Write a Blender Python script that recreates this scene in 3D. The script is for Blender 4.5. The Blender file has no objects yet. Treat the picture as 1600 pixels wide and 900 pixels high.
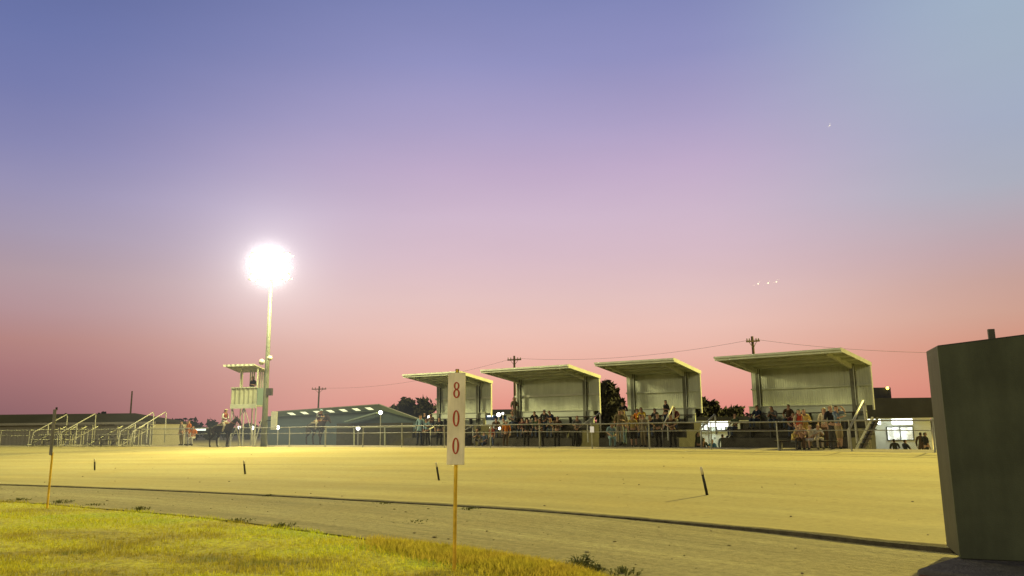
import bpy, bmesh, math, random
import numpy as np
from mathutils import Vector, Matrix
R = math.radians
rnd = random.Random(7)
scene = bpy.context.scene
col = scene.collection

# ------------------------------------------------------------------ camera
cam_d = bpy.data.cameras.new('camera'); cam_d.sensor_width = 36; cam_d.lens = 27
cam_d.clip_start = 0.1; cam_d.clip_end = 6000
cam = bpy.data.objects.new('camera', cam_d); col.objects.link(cam)
CAM = Vector((0, 0, 1.65))
ROT = (Matrix.Rotation(R(90 + 10.02), 3, 'X') @ Matrix.Rotation(R(-0.7), 3, 'Z'))
cam.matrix_world = Matrix.Translation(CAM) @ ROT.to_4x4()
scene.camera = cam

def at(px, py, Y):
    d = ROT @ Vector(((px - 800) / 1200, -(py - 450) / 1200, -1))
    return CAM + d * (Y / d.y)

def zpt(px, py, z):
    d = ROT @ Vector(((px - 800) / 1200, -(py - 450) / 1200, -1))
    return CAM + d * ((z - CAM.z) / d.z)
def xy(px, py): return tuple(zpt(px, py, 0)[:2])
# ------------------------------------------------------------------ terrain lines (world metres)
F_PTS = [(16, 2.4), (9, 6.9), xy(1480, 863), xy(1160, 828), xy(850, 800), xy(620, 786), xy(400, 774), xy(200, 765), xy(0, 758), (-24, 27.2), (-45, 34)]
O_PTS = [(30, 14), (22, 20.2), (14.4, 25.7), (9.85, 29.6), (4.1, 33.6), (-5.1, 39.2), (-14.4, 44.6), (-26.5, 49.6), (-35.3, 53), (-50, 58), (-80, 66)]
G_PTS = [(4.2, 2.5), (3.0, 5.2), (1.9, 7.0), (1.3, 7.7), xy(890, 893), xy(760, 869), xy(600, 846), xy(330, 810), xy(150, 794), xy(0, 783), (-17, 20.3), (-40, 29)]
def resample(P, n):
    P = np.array(P, float)
    t = np.concatenate([[0], np.cumsum(np.hypot(*np.diff(P, axis=0).T))])
    # catmull-rom style dense sampling then arclength resample
    dense = []
    for i in range(len(P) - 1):
        p0 = P[max(i - 1, 0)]; p1 = P[i]; p2 = P[i + 1]; p3 = P[min(i + 2, len(P) - 1)]
        for k in range(24):
            u = k / 24
            dense.append(.5 * ((2 * p1) + (-p0 + p2) * u + (2 * p0 - 5 * p1 + 4 * p2 - p3) * u * u + (-p0 + 3 * p1 - 3 * p2 + p3) * u ** 3))
    dense.append(P[-1]); D = np.array(dense)
    s = np.concatenate([[0], np.cumsum(np.hypot(*np.diff(D, axis=0).T))])
    q = np.linspace(0, s[-1], n)
    return np.stack([np.interp(q, s, D[:, 0]), np.interp(q, s, D[:, 1])], 1), q
FL, FS = resample(F_PTS, 400); OL, OS = resample(O_PTS, 400); GL, GS = resample(G_PTS, 400)
def yof(L, x):
    return np.interp(x, L[::-1, 0], L[::-1, 1])
def smooth(t):
    t = np.clip(t, 0, 1); return t * t * (3 - 2 * t)
def zg(x, y):
    o = yof(OL, x); f = yof(FL, x)
    t = np.clip((y - f) / np.maximum(o - f, 1), 0, 1)
    z = .5 * t ** 1.5
    z = z - 1.35 * smooth((y - o - 4) / 16) * (t >= 1)
    return z
def gz(x, y): return float(zg(np.float64(x), np.float64(y)))
def gnd(px, py):
    lo, hi = 2.0, 200.0
    d = ROT @ Vector(((px - 800) / 1200, -(py - 450) / 1200, -1))
    Y = 2.0
    while Y < 120:
        p = CAM + d * (Y / d.y)
        if p.z <= gz(p.x, p.y): break
        Y += .05
    return Vector((p.x, p.y, gz(p.x, p.y)))
def spot(px, Y):
    p = at(px, 690, Y); return Vector((p.x, p.y, gz(p.x, p.y)))

# ------------------------------------------------------------------ materials
def lin(c):
    return tuple((v / 255 / 12.92 if v / 255 <= .04045 else ((v / 255 + .055) / 1.055) ** 2.4) for v in c) + (1,)
MATS = {}
def mat(name, c, rough=.7, metal=0, var=.15, scale=4, bump=0, bscale=40, detail=4, spec=.2):
    if name in MATS: return MATS[name]
    m = bpy.data.materials.new(name); m.use_nodes = True
    n = m.node_tree.nodes; l = m.node_tree.links; b = n['Principled BSDF']
    b.inputs['Roughness'].default_value = rough; b.inputs['Metallic'].default_value = metal; b.inputs['Specular IOR Level'].default_value = spec
    tc = n.new('ShaderNodeTexCoord'); no = n.new('ShaderNodeTexNoise')
    no.inputs['Scale'].default_value = scale; no.inputs['Detail'].default_value = detail
    l.new(tc.outputs['Object'], no.inputs['Vector'])
    cr = n.new('ShaderNodeValToRGB')
    cr.color_ramp.elements[0].position = .3; cr.color_ramp.elements[1].position = .7
    cr.color_ramp.elements[0].color = tuple(v * (1 - var) for v in c[:3]) + (1,)
    cr.color_ramp.elements[1].color = tuple(min(1, v * (1 + var)) for v in c[:3]) + (1,)
    l.new(no.outputs['Fac'], cr.inputs['Fac']); l.new(cr.outputs['Color'], b.inputs['Base Color'])
    if bump:
        n2 = n.new('ShaderNodeTexNoise'); n2.inputs['Scale'].default_value = bscale; n2.inputs['Detail'].default_value = 5
        l.new(tc.outputs['Object'], n2.inputs['Vector'])
        bp = n.new('ShaderNodeBump'); bp.inputs['Strength'].default_value = bump; bp.inputs['Distance'].default_value = .05
        l.new(n2.outputs['Fac'], bp.inputs['Height']); l.new(bp.outputs['Normal'], b.inputs['Normal'])
    MATS[name] = m; return m
def emit(name, c, s):
    if name in MATS: return MATS[name]
    m = bpy.data.materials.new(name); m.use_nodes = True
    n = m.node_tree.nodes; l = m.node_tree.links
    b = n['Principled BSDF']; b.inputs['Base Color'].default_value = (.8, .8, .8, 1)
    b.inputs['Emission Color'].default_value = tuple(c[:3]) + (1,); b.inputs['Emission Strength'].default_value = s
    MATS[name] = m; return m
GALV = mat('galvanised_steel', (.27, .27, .24), .55, .3, .2, 6)
DARKST = mat('dark_steel', (.05, .05, .045), .55, .4, .25, 5)
STANDM = mat('pale_green_sheet', (.47, .51, .4), .5, 0, .1, .8)
TRIM = mat('cream_trim', (.37, .4, .31), .45, 0, .08, 2)
CONC = mat('concrete', (.24, .235, .2), .9, 0, .22, 2, .3, 25)
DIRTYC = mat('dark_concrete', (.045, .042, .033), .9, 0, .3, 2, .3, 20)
RAILM = mat('cream_rail_paint', (.38, .38, .32), .5, 0, .12, 5)
ALU = mat('aluminium_plank', (.3, .3, .27), .45, .3, .2, 3)
WOOD = mat('weathered_wood', (.035, .027, .022), .9, 0, .3, 8, .3, 40)
BARK = mat('bark', (.06, .05, .045), .95, 0, .3, 5, .4, 20)
YPOST = mat('yellow_paint', (.66, .42, .04), .6, 0, .2, 12)
WHITEP = mat('white_sign_paint', (.7, .63, .5), .55, 0, .16, 4)
REDP = mat('red_sign_paint', (.36, .045, .03), .5, 0, .1, 9)
BLACKP = mat('black_rubber', (.02, .02, .02), .6, 0, .3, 9)
TEAL = mat('teal_sheet', (.1, .15, .15), .5, 0, .12, .5)
TEALD = mat('dark_teal_roof', (.055, .07, .06), 1, 0, .2, .4, spec=0)
GREYROOF = mat('grey_roof', (.036, .035, .034), 1, 0, .15, .3, spec=0)
PALEWALL = mat('pale_sheet_wall', (.26, .25, .21), .6, 0, .1, .5)
OFFWALL = mat('office_wall', (.55, .58, .52), .8, 0, .08, 1)
BARGE = mat('barge_cream', (.52, .54, .44), .5, 0, .08, 2)
DARKFASC = mat('dark_fascia', (.045, .047, .05), .8, 0, .15, 1)
LAMPW = emit('lamp_white', (1, .97, .92), 14)
TUBE = emit('tube_light', (.92, 1, .95), 5)
GLOBE = emit('globe_white', (1, .98, .9), 6)
YLAMP = emit('yellow_lamp', (1, .75, .1), 5)
FLOOD = emit('floodlight_lens', (1, .96, .82), 60)
for m_ in (LAMPW, GLOBE, YLAMP, FLOOD): m_.cycles.emission_sampling = 'NONE'
SKIN = mat('skin', (.27, .16, .105), .6, 0, .06, 8)

# ------------------------------------------------------------------ mesh helper
class MB:
    def __init__(s): s.v = []; s.f = []
    def add(s, vs, fs):
        o = len(s.v); s.v += [tuple(v) for v in vs]; s.f += [tuple(o + i for i in f) for f in fs]; return s
    def box(s, c, d, rot=None):
        vs = []
        for z in (-.5, .5):
            for x, y in ((-.5, -.5), (.5, -.5), (.5, .5), (-.5, .5)):
                p = Vector((x * d[0], y * d[1], z * d[2]))
                if rot is not None: p = rot @ p
                vs.append(p + Vector(c))
        return s.add(vs, [(3, 2, 1, 0), (4, 5, 6, 7), (0, 1, 5, 4), (1, 2, 6, 5), (2, 3, 7, 6), (3, 0, 4, 7)])
    def bx(s, x0, x1, y0, y1, z0, z1):
        return s.box(((x0 + x1) / 2, (y0 + y1) / 2, (z0 + z1) / 2), (abs(x1 - x0), abs(y1 - y0), abs(z1 - z0)))
    def beam(s, a, b, w, h, up=(0, 0, 1)):
        a = Vector(a); b = Vector(b); d = (b - a); L = d.length; d.normalize()
        u = Vector(up); x = d.cross(u)
        if x.length < 1e-4: x = d.cross(Vector((1, 0, 0)))
        x.normalize(); u = x.cross(d)
        M = Matrix((x, d, u)).transposed()
        return s.box((a + b) / 2, (w, L, h), M)
    def tube(s, pts, r, n=8, cap=True):
        pts = [Vector(p) for p in pts]; rs = r if isinstance(r, (list, tuple)) else [r] * len(pts)
        rings = []; prev = None
        for i, p in enumerate(pts):
            d = (pts[min(i + 1, len(pts) - 1)] - pts[max(i - 1, 0)]).normalized()
            if prev is None:
                x = d.cross(Vector((0, 0, 1)))
                if x.length < 1e-3: x = d.cross(Vector((1, 0, 0)))
            else: x = prev - d * prev.dot(d)
            x.normalize(); prev = x; y = d.cross(x)
            rings.append([p + (x * math.cos(2 * math.pi * k / n) + y * math.sin(2 * math.pi * k / n)) * rs[i] for k in range(n)])
        vs = [v for rg in rings for v in rg]; fs = []
        for i in range(len(pts) - 1):
            for k in range(n):
                fs.append((i * n + k, i * n + (k + 1) % n, (i + 1) * n + (k + 1) % n, (i + 1) * n + k))
        if cap: fs.append(tuple(range(n))[::-1]); fs.append(tuple((len(pts) - 1) * n + k for k in range(n)))
        return s.add(vs, fs)
    def ball(s, c, r, n=10, sq=(1, 1, 1)):
        m = n // 2 + 1; pts = []; fs = []
        for i in range(1, m):
            th = math.pi * i / m
            for k in range(n):
                ph = 2 * math.pi * k / n
                pts.append((c[0] + r * sq[0] * math.sin(th) * math.cos(ph), c[1] + r * sq[1] * math.sin(th) * math.sin(ph), c[2] + r * sq[2] * math.cos(th)))
        for i in range(m - 2):
            for k in range(n): fs.append((i * n + k, (i + 1) * n + k, (i + 1) * n + (k + 1) % n, i * n + (k + 1) % n))
        a = len(pts); pts.append((c[0], c[1], c[2] + r * sq[2])); pts.append((c[0], c[1], c[2] - r * sq[2]))
        for k in range(n):
            fs.append((a, k, (k + 1) % n)); fs.append((a + 1, (m - 2) * n + (k + 1) % n, (m - 2) * n + k))
        return s.add(pts, fs)
    def corr(s, x0, x1, z0, z1, y, pitch=.16, dep=.03):
        n = max(2, int((x1 - x0) / pitch * 2)); vs = []; fs = []
        for i in range(n + 1):
            x = x0 + (x1 - x0) * i / n; yy = y + (dep if i % 2 else 0)
            vs += [(x, yy, z0), (x, yy, z1)]
        for i in range(n): fs.append((2 * i, 2 * i + 2, 2 * i + 3, 2 * i + 1))
        return s.add(vs, fs)
    def build(s, name, m, parent=None, smoothed=False, loc=None, rz=0):
        me = bpy.data.meshes.new(name); me.from_pydata(s.v, [], s.f); me.update()
        if smoothed: me.polygons.foreach_set('use_smooth', [True] * len(me.polygons))
        if m: me.materials.append(m)
        o = bpy.data.objects.new(name, me); col.objects.link(o)
        if parent: o.parent = parent
        if loc is not None: o.location = loc
        if rz: o.rotation_euler = (0, 0, rz)
        return o
def tag(o, label=None, cat=None, group=None, kind=None):
    if label: o['label'] = label
    if cat: o['category'] = cat
    if group: o['group'] = group
    if kind: o['kind'] = kind
    return o
def empty(name, loc, label, cat, group=None, rz=0):
    o = bpy.data.objects.new(name, None); col.objects.link(o); o.location = loc; o.rotation_euler = (0, 0, rz)
    o.empty_display_size = .3
    return tag(o, label, cat, group)
def copy_tree(o, parent=None):
    c = o.copy(); col.objects.link(c); c.parent = parent
    for ch in [k for k in scene.objects if k.parent == o]: copy_tree(ch, c)
    return c

# ------------------------------------------------------------------ ground sheets
def ground_material(name, ca, cb, cc, uvstretch=(.25, 3), bump=.35, grain=(.72, 1.22)):
    m = bpy.data.materials.new(name); m.use_nodes = True
    n = m.node_tree.nodes; l = m.node_tree.links; b = n['Principled BSDF']; b.inputs['Roughness'].default_value = .95
    b.inputs['Specular IOR Level'].default_value = .15
    tc = n.new('ShaderNodeTexCoord')
    mp = n.new('ShaderNodeMapping'); mp.inputs['Scale'].default_value = (uvstretch[0], uvstretch[1], 1)
    l.new(tc.outputs['UV'], mp.inputs['Vector'])
    n1 = n.new('ShaderNodeTexNoise'); n1.inputs['Scale'].default_value = 1; n1.inputs['Detail'].default_value = 7; n1.inputs['Roughness'].default_value = .6
    l.new(mp.outputs['Vector'], n1.inputs['Vector'])
    n2 = n.new('ShaderNodeTexNoise'); n2.inputs['Scale'].default_value = .35; n2.inputs['Detail'].default_value = 6
    l.new(tc.outputs['Object'], n2.inputs['Vector'])
    n3 = n.new('ShaderNodeTexNoise'); n3.inputs['Scale'].default_value = 9; n3.inputs['Detail'].default_value = 8; n3.inputs['Roughness'].default_value = .7
    l.new(tc.outputs['Object'], n3.inputs['Vector'])
    r1 = n.new('ShaderNodeValToRGB'); r1.color_ramp.elements[0].position = .35; r1.color_ramp.elements[1].position = .68
    r1.color_ramp.elements[0].color = ca; r1.color_ramp.elements[1].color = cb
    l.new(n1.outputs['Fac'], r1.inputs['Fac'])
    r2 = n.new('ShaderNodeMapRange'); r2.inputs['From Min'].default_value = .42; r2.inputs['From Max'].default_value = .7
    l.new(n2.outputs['Fac'], r2.inputs['Value'])
    mx = n.new('ShaderNodeMix'); mx.data_type = 'RGBA'; l.new(r2.outputs['Result'], mx.inputs['Factor'])
    l.new(r1.outputs['Color'], mx.inputs['A']); mx.inputs['B'].default_value = cc
    r3 = n.new('ShaderNodeMapRange'); r3.inputs['From Min'].default_value = .3; r3.inputs['From Max'].default_value = .7
    r3.inputs['To Min'].default_value = grain[0]; r3.inputs['To Max'].default_value = grain[1]
    l.new(n3.outputs['Fac'], r3.inputs['Value'])
    mu = n.new('ShaderNodeVectorMath'); mu.operation = 'SCALE'
    l.new(mx.outputs['Result'], mu.inputs[0]); l.new(r3.outputs['Result'], mu.inputs['Scale'])
    l.new(mu.outputs['Vector'], b.inputs['Base Color'])
    m4 = n.new('ShaderNodeMapping'); m4.inputs['Scale'].default_value = (.035, .42, 1); l.new(tc.outputs['UV'], m4.inputs['Vector'])
    n4 = n.new('ShaderNodeTexNoise'); n4.inputs['Scale'].default_value = 1; n4.inputs['Detail'].default_value = 5; l.new(m4.outputs['Vector'], n4.inputs['Vector'])
    r4 = n.new('ShaderNodeMapRange'); r4.inputs['From Min'].default_value = .34; r4.inputs['From Max'].default_value = .64; r4.inputs['To Min'].default_value = .83; r4.inputs['To Max'].default_value = 1.1
    l.new(n4.outputs['Fac'], r4.inputs['Value'])
    vo = n.new('ShaderNodeTexVoronoi'); vo.inputs['Scale'].default_value = 2.3; vo.inputs['Randomness'].default_value = 1; l.new(tc.outputs['Object'], vo.inputs['Vector'])
    r5 = n.new('ShaderNodeMapRange'); r5.inputs['From Min'].default_value = .05; r5.inputs['From Max'].default_value = .22; r5.inputs['To Min'].default_value = .82; r5.inputs['To Max'].default_value = 1; l.new(vo.outputs['Distance'], r5.inputs['Value'])
    mm = n.new('ShaderNodeMath'); mm.operation = 'MULTIPLY'; l.new(r4.outputs[0], mm.inputs[0]); l.new(r5.outputs[0], mm.inputs[1])
    mu2 = n.new('ShaderNodeVectorMath'); mu2.operation = 'SCALE'; l.new(mu.outputs['Vector'], mu2.inputs[0]); l.new(mm.outputs[0], mu2.inputs['Scale'])
    l.new(mu2.outputs['Vector'], b.inputs['Base Color'])
    ad = n.new('ShaderNodeMath'); ad.operation = 'ADD'; l.new(n1.outputs['Fac'], ad.inputs[0]); l.new(n3.outputs['Fac'], ad.inputs[1])
    bp = n.new('ShaderNodeBump'); bp.inputs['Strength'].default_value = bump; bp.inputs['Distance'].default_value = .06
    l.new(ad.outputs[0], bp.inputs['Height']); l.new(bp.outputs['Normal'], b.inputs['Normal'])
    return m
TRACKM = ground_material('crushed_stone_track', (.33, .285, .12, 1), (.43, .375, .16, 1), (.38, .315, .12, 1), (.05, .8), .13, (.86, 1.12))
VERGEM = ground_material('packed_dirt', (.27, .24, .125, 1), (.42, .375, .19, 1), (.32, .275, .13, 1), (.07, 2.2), .7)
DIRTM = ground_material('dirt', (.2, .175, .13, 1), (.28, .24, .18, 1), (.2, .18, .11, 1), (1, 1), .4)
def strip(name, A, B, n_across, zfun, m, v0=0, easing=None):
    n = len(A); vs = []; uv = []
    sa = np.concatenate([[0], np.cumsum(np.hypot(*np.diff((A + B) / 2, axis=0).T))])
    for i in range(n):
        w = float(np.hypot(*(B[i] - A[i])))
        for k in range(n_across + 1):
            t = k / n_across
            if easing: t = easing(t)
            p = A[i] * (1 - t) + B[i] * t
            vs.append((p[0], p[1], zfun(p[0], p[1], t, sa[i]))); uv.append((sa[i], t * w))
    fs = []
    W = n_across + 1
    for i in range(n - 1):
        for k in range(n_across): fs.append((i * W + k, i * W + k + 1, (i + 1) * W + k + 1, (i + 1) * W + k))
    me = bpy.data.meshes.new(name); me.from_pydata(vs, [], fs); me.update()
    ul = me.uv_layers.new(name='UVMap')
    li = np.empty(len(me.loops), int); me.loops.foreach_get('vertex_index', li)
    ul.data.foreach_set('uv', np.array(uv)[li].ravel())
    me.polygons.foreach_set('use_smooth', [True] * len(me.polygons)); me.materials.append(m)
    o = bpy.data.objects.new(name, me); col.objects.link(o)
    # make sure normals face up
    if me.polygons[len(me.polygons) // 2].normal.z < 0: me.flip_normals()
    return o
# base ground: one sheet reaching the horizon
xs = np.unique(np.concatenate([np.arange(-60, 45, 1.5), -60 - np.geomspace(2, 2500, 22), 45 + np.geomspace(2, 2500, 22)]))
ys = np.unique(np.concatenate([np.arange(-8, 90, 1.5), 90 + np.geomspace(2, 3500, 24), -8 - np.geomspace(2, 400, 10)]))
X, Y = np.meshgrid(xs, ys); Z = zg(X, Y)
Z = Z - .05
vs = np.stack([X.ravel(), Y.ravel(), Z.ravel()], 1)
nx, ny = len(xs), len(ys)
fs = [(j * nx + i, j * nx + i + 1, (j + 1) * nx + i + 1, (j + 1) * nx + i) for j in range(ny - 1) for i in range(nx - 1)]
me = bpy.data.meshes.new('ground'); me.from_pydata(vs.tolist(), [], fs); me.update(); me.materials.append(DIRTM)
me.polygons.foreach_set('use_smooth', [True] * len(me.polygons))
go = bpy.data.objects.new('ground', me); col.objects.link(go); tag(go, kind='structure')

_rg = np.random.RandomState(3)
ridge = np.convolve(_rg.rand(3000), np.ones(9) / 9, 'same')
def ztrack(x, y, t, s):
    z = gz(x, y) + .004
    if t <= .0001: return .0
    r = ridge[int(s * 9) % 2900]
    z += (.075 + .06 * (r - .5)) * (1 - .6 * float(smooth((s - 15) / 12))) * math.exp(-((t - .007) / (.003 if t < .007 else .018)) ** 2)
    z += .05 * math.exp(-((t - .985) / .02) ** 2) * ridge[(int(s * 5) + 500) % 2900] * 2
    return z
tk = strip('race_track', FL, OL, 120, ztrack, TRACKM, easing=lambda t: t ** 1.9); tag(tk, kind='structure')
vg = strip('dirt_verge', GL, FL, 24, lambda x, y, t, s: .004 + .018 * (ridge[int(s * 6) % 2900] - .5) * (1 if .05 < t < .95 else 0), VERGEM); tag(vg, kind='structure')
OB = OL + np.array([2.2, 3.2]); 
cr_ = strip('fence_bank', OL, OB, 6, lambda x, y, t, s: gz(x, y) + .006 + .05 * (ridge[(int(s * 4) + int(t * 60)) % 2900] - .4) * (1 if t > .1 else 0), DIRTM); tag(cr_, kind='structure')

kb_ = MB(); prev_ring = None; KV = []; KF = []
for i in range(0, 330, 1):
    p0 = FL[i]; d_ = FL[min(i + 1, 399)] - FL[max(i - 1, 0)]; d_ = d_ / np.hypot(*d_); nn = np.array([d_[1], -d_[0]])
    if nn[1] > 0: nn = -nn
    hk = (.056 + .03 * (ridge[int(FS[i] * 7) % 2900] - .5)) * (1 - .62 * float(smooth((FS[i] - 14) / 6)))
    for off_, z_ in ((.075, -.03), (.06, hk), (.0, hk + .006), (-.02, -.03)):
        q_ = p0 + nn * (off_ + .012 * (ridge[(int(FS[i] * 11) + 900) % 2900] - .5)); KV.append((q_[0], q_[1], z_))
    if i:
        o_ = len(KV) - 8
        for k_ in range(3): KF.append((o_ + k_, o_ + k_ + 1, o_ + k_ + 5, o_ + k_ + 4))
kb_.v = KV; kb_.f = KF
tag(kb_.build('ridge_shade_strip', mat('ridge_shade_dark', (.075, .066, .042), .95, 0, .4, 6, .5, 30), smoothed=False), kind='structure')  # added dark strip, paints the shade on the ridge's near face
cq = np.random.RandomState(21); CV = MB()
for i in range(520):
    if i < 330:
        a_ = cq.randint(20, 300); t_ = cq.rand(); q_ = GL[a_] * (1 - t_) + FL[a_] * t_; z_ = .004
    else:
        a_ = cq.randint(20, 300); t_ = cq.rand() ** 1.5; q_ = FL[a_] * (1 - t_) + OL[a_] * t_; z_ = gz(q_[0], q_[1]) + .004
    r_ = .006 + .016 * cq.rand() ** 3
    CV.ball((q_[0], q_[1], z_ + r_ * .3), r_, 6, (1 + cq.rand(), 1 + cq.rand(), .6))
tag(CV.build('dirt_clods', mat('clod', (.24, .205, .12), .95, 0, .3, 9)), 'small loose clods of dirt scattered over the verge and the track', 'dirt', kind='stuff')
# ------------------------------------------------------------------ grass
def grass_mat(name, cols, sc=.55, trans=True):
    m = bpy.data.materials.new(name); m.use_nodes = True
    n = m.node_tree.nodes; l = m.node_tree.links; b = n['Principled BSDF']; b.inputs['Roughness'].default_value = .85
    b.inputs['Specular IOR Level'].default_value = .1
    tc = n.new('ShaderNodeTexCoord'); mp = n.new('ShaderNodeMapping'); mp.inputs['Scale'].default_value = (.55, 1, 0)
    mp.inputs['Rotation'].default_value = (0, 0, R(20)); mp.inputs['Location'].default_value = (3.1, 1.7, 0)
    l.new(tc.outputs['Object'], mp.inputs['Vector'])
    n1 = n.new('ShaderNodeTexNoise'); n1.inputs['Scale'].default_value = sc * .8; n1.inputs['Detail'].default_value = 7; n1.inputs['Roughness'].default_value = .62
    l.new(mp.outputs['Vector'], n1.inputs['Vector'])
    cr = n.new('ShaderNodeValToRGB'); e = cr.color_ramp.elements
    e[0].position = .3; e[0].color = cols[0]; e[1].position = .72; e[1].color = cols[-1]
    for i, c in enumerate(cols[1:-1]):
        k = e.new(.3 + .42 * (i + 1) / (len(cols) - 1)); k.color = c
    l.new(n1.outputs['Fac'], cr.inputs['Fac'])
    n3 = n.new('ShaderNodeTexNoise'); n3.inputs['Scale'].default_value = 14; n3.inputs['Detail'].default_value = 5
    l.new(tc.outputs['Object'], n3.inputs['Vector'])
    r3 = n.new('ShaderNodeMapRange'); r3.inputs['From Min'].default_value = .3; r3.inputs['From Max'].default_value = .7
    r3.inputs['To Min'].default_value = .6; r3.inputs['To Max'].default_value = 1.35
    l.new(n3.outputs['Fac'], r3.inputs['Value'])
    mu = n.new('ShaderNodeVectorMath'); mu.operation = 'SCALE'
    l.new(cr.outputs['Color'], mu.inputs[0]); l.new(r3.outputs['Result'], mu.inputs['Scale']); l.new(mu.outputs['Vector'], b.inputs['Base Color'])
    if trans:
        tr = n.new('ShaderNodeBsdfTranslucent'); l.new(mu.outputs['Vector'], tr.inputs['Color']); ms = n.new('ShaderNodeMixShader'); ms.inputs[0].default_value = .5
        l.new(b.outputs[0], ms.inputs[1]); l.new(tr.outputs[0], ms.inputs[2]); l.new(ms.outputs[0], n['Material Output'].inputs['Surface'])
    return m
GC = [(.13, .19, .04, 1), (.37, .31, .05, 1), (.53, .5, .04, 1), (.43, .48, .035, 1), (.48, .41, .055, 1)]
TURFM = grass_mat('turf_soil', [tuple(v * .8 for v in c[:3]) + (1,) for c in GC], trans=False)
GRASSM = grass_mat('grass_blades', GC)
DRYM = grass_mat('dry_grass_blades', [(.4, .33, .05, 1), (.54, .42, .07, 1), (.46, .4, .05, 1), (.6, .48, .09, 1)], 1.5)
TA = np.array([(p[0], p[1]) for p in GL[::-1]]); 
def turf_z(x, y, t, s): return .012 + .02 * math.sin(x * 1.7 + y) * math.sin(y * 2.1) * min(1, t * 8) - (.03 if t < .001 else 0)
GN = GL + np.array([-6.0, -12.0])
tf = strip('lawn', GL, GN, 70, turf_z, TURFM); tag(tf, kind='structure')
def blades(name, pos, h, w, m, lean=.5, seed=1):
    g = np.random.RandomState(seed); n = len(pos)
    a = g.rand(n) * 2 * np.pi; hh = h * (.5 + g.rand(n)); ww = w * (.7 + .6 * g.rand(n))
    la = g.rand(n) * 2 * np.pi; ll = hh * lean * g.rand(n)
    dx = np.cos(a) * ww; dy = np.sin(a) * ww; lx = np.cos(la) * ll; ly = np.sin(la) * ll
    V = np.empty((n, 5, 3)); x, y, z = pos[:, 0], pos[:, 1], pos[:, 2]
    V[:, 0] = np.stack([x - dx, y - dy, z - .01], 1); V[:, 1] = np.stack([x + dx, y + dy, z - .01], 1)
    V[:, 2] = np.stack([x + dx * .7 + lx * .35, y + dy * .7 + ly * .35, z + hh * .6], 1)
    V[:, 3] = np.stack([x - dx * .7 + lx * .35, y - dy * .7 + ly * .35, z + hh * .6], 1)
    V[:, 4] = np.stack([x + lx, y + ly, z + hh], 1)
    i = (np.arange(n) * 5)[:, None]
    me = bpy.data.meshes.new(name)
    me.vertices.add(n * 5); me.vertices.foreach_set('co', V.ravel())
    loops = np.concatenate([i + [0, 1, 2, 3], i + [3, 2, 4]], 1).ravel()
    me.loops.add(n * 7); me.loops.foreach_set('vertex_index', loops.astype(np.int32))
    me.polygons.add(n * 2)
    st = np.stack([np.arange(n) * 7, np.arange(n) * 7 + 4], 1).ravel()
    me.polygons.foreach_set('loop_start', st.astype(np.int32))
    me.update(calc_edges=True); me.validate()
    me.materials.append(m)
    o = bpy.data.objects.new(name, me); col.objects.link(o); return o
g = np.random.RandomState(5)
N = 420000
gx = g.uniform(-17.5, 1.4, N); gy = g.uniform(6.8, 20.5, N)
yl = yof(GL, gx)
edge = .18 * np.sin(gx * 3.1) + .12 * np.sin(gx * 7.7 + 1) 
inside = (gy < yl + edge * .7) & (gx > -gy * .72) & (g.rand(N) < np.clip(9.0 / gy, .2, 1) ** 1.6) & (gy > yl - 9.5)
# clumpy density
cl = np.sin(gx * 5.3 + 2 * np.sin(gy * 2.2)) * np.sin(gy * 6.1 + gx) 
inside &= g.rand(N) < .7 + .3 * cl
gp = np.stack([gx, gy, np.full(N, .01)], 1)[inside]
gr = blades('grass', gp, .034, .0045, GRASSM, 1.1, 2); tag(gr, 'short yellow green grass on the infield in the foreground', 'grass', kind='stuff')
N = 30000
gx = g.uniform(-2.2, 1.9, N); yl = yof(GL, gx); gy = yl - .08 - np.abs(g.normal(0, .42, N))
k = (g.rand(N) < np.clip((gx + 2.2) / 1.6, 0, 1)) & (gy > 6.6)
gp = np.stack([gx, gy, np.full(N, .01)], 1)[k]
dg_ = blades('dry_grass', gp, .085, .0045, DRYM, 1.1, 4); tag(dg_, 'taller straw coloured dry grass along the lawn edge by the numbered sign', 'grass', kind='stuff')

# ------------------------------------------------------------------ weeds
WEEDM = mat('weed_leaf', (.13, .14, .045), .8, 0, .3, 10)
def weed(px, py, h, spread, n, label, seed):
    p = gnd(px, py); q = random.Random(seed); b = MB()
    for i in range(n):
        a = q.random() * 6.28; r = spread * q.random(); x = math.cos(a) * r; y = math.sin(a) * r; hh = h * (.4 + .6 * q.random()) * (1 - .5 * r / spread)
        w = .006 + .006 * q.random(); ca, sa = math.cos(a + 1.5) * w, math.sin(a + 1.5) * w
        ox, oy = math.cos(a) * hh * .5, math.sin(a) * hh * .5
        b.add([(x - ca, y - sa, 0), (x + ca, y + sa, 0), (x + ox * .5 + ca, y + oy * .5 + sa, hh * .65), (x + ox * .5 - ca, y + oy * .5 - sa, hh * .65), (x + ox, y + oy, hh)], [(0, 1, 2, 3), (3, 2, 4)])
        for j in range(2):
            t = .3 + .5 * q.random(); cx, cy, cz = x + ox * t, y + oy * t, hh * t
            a2 = q.random() * 6.28; L = h * .28
            b.add([(cx, cy, cz), (cx + math.cos(a2) * L * .5 - sa * 2, cy + math.sin(a2) * L * .5, cz + L * .2), (cx + math.cos(a2) * L, cy + math.sin(a2) * L, cz + L * .3), (cx + math.cos(a2) * L * .5 + sa * 2, cy + math.sin(a2) * L * .5, cz + L * .35)], [(0, 1, 2, 3)])
    o = b.build('weed_plant', WEEDM, loc=p); tag(o, label, 'weed', 'weeds along the edge of the dirt')
weed(906, 893, .24, .16, 60, 'tallest dark leafy weed, at the end of the dry grass right of the numbered sign', 1)
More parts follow.
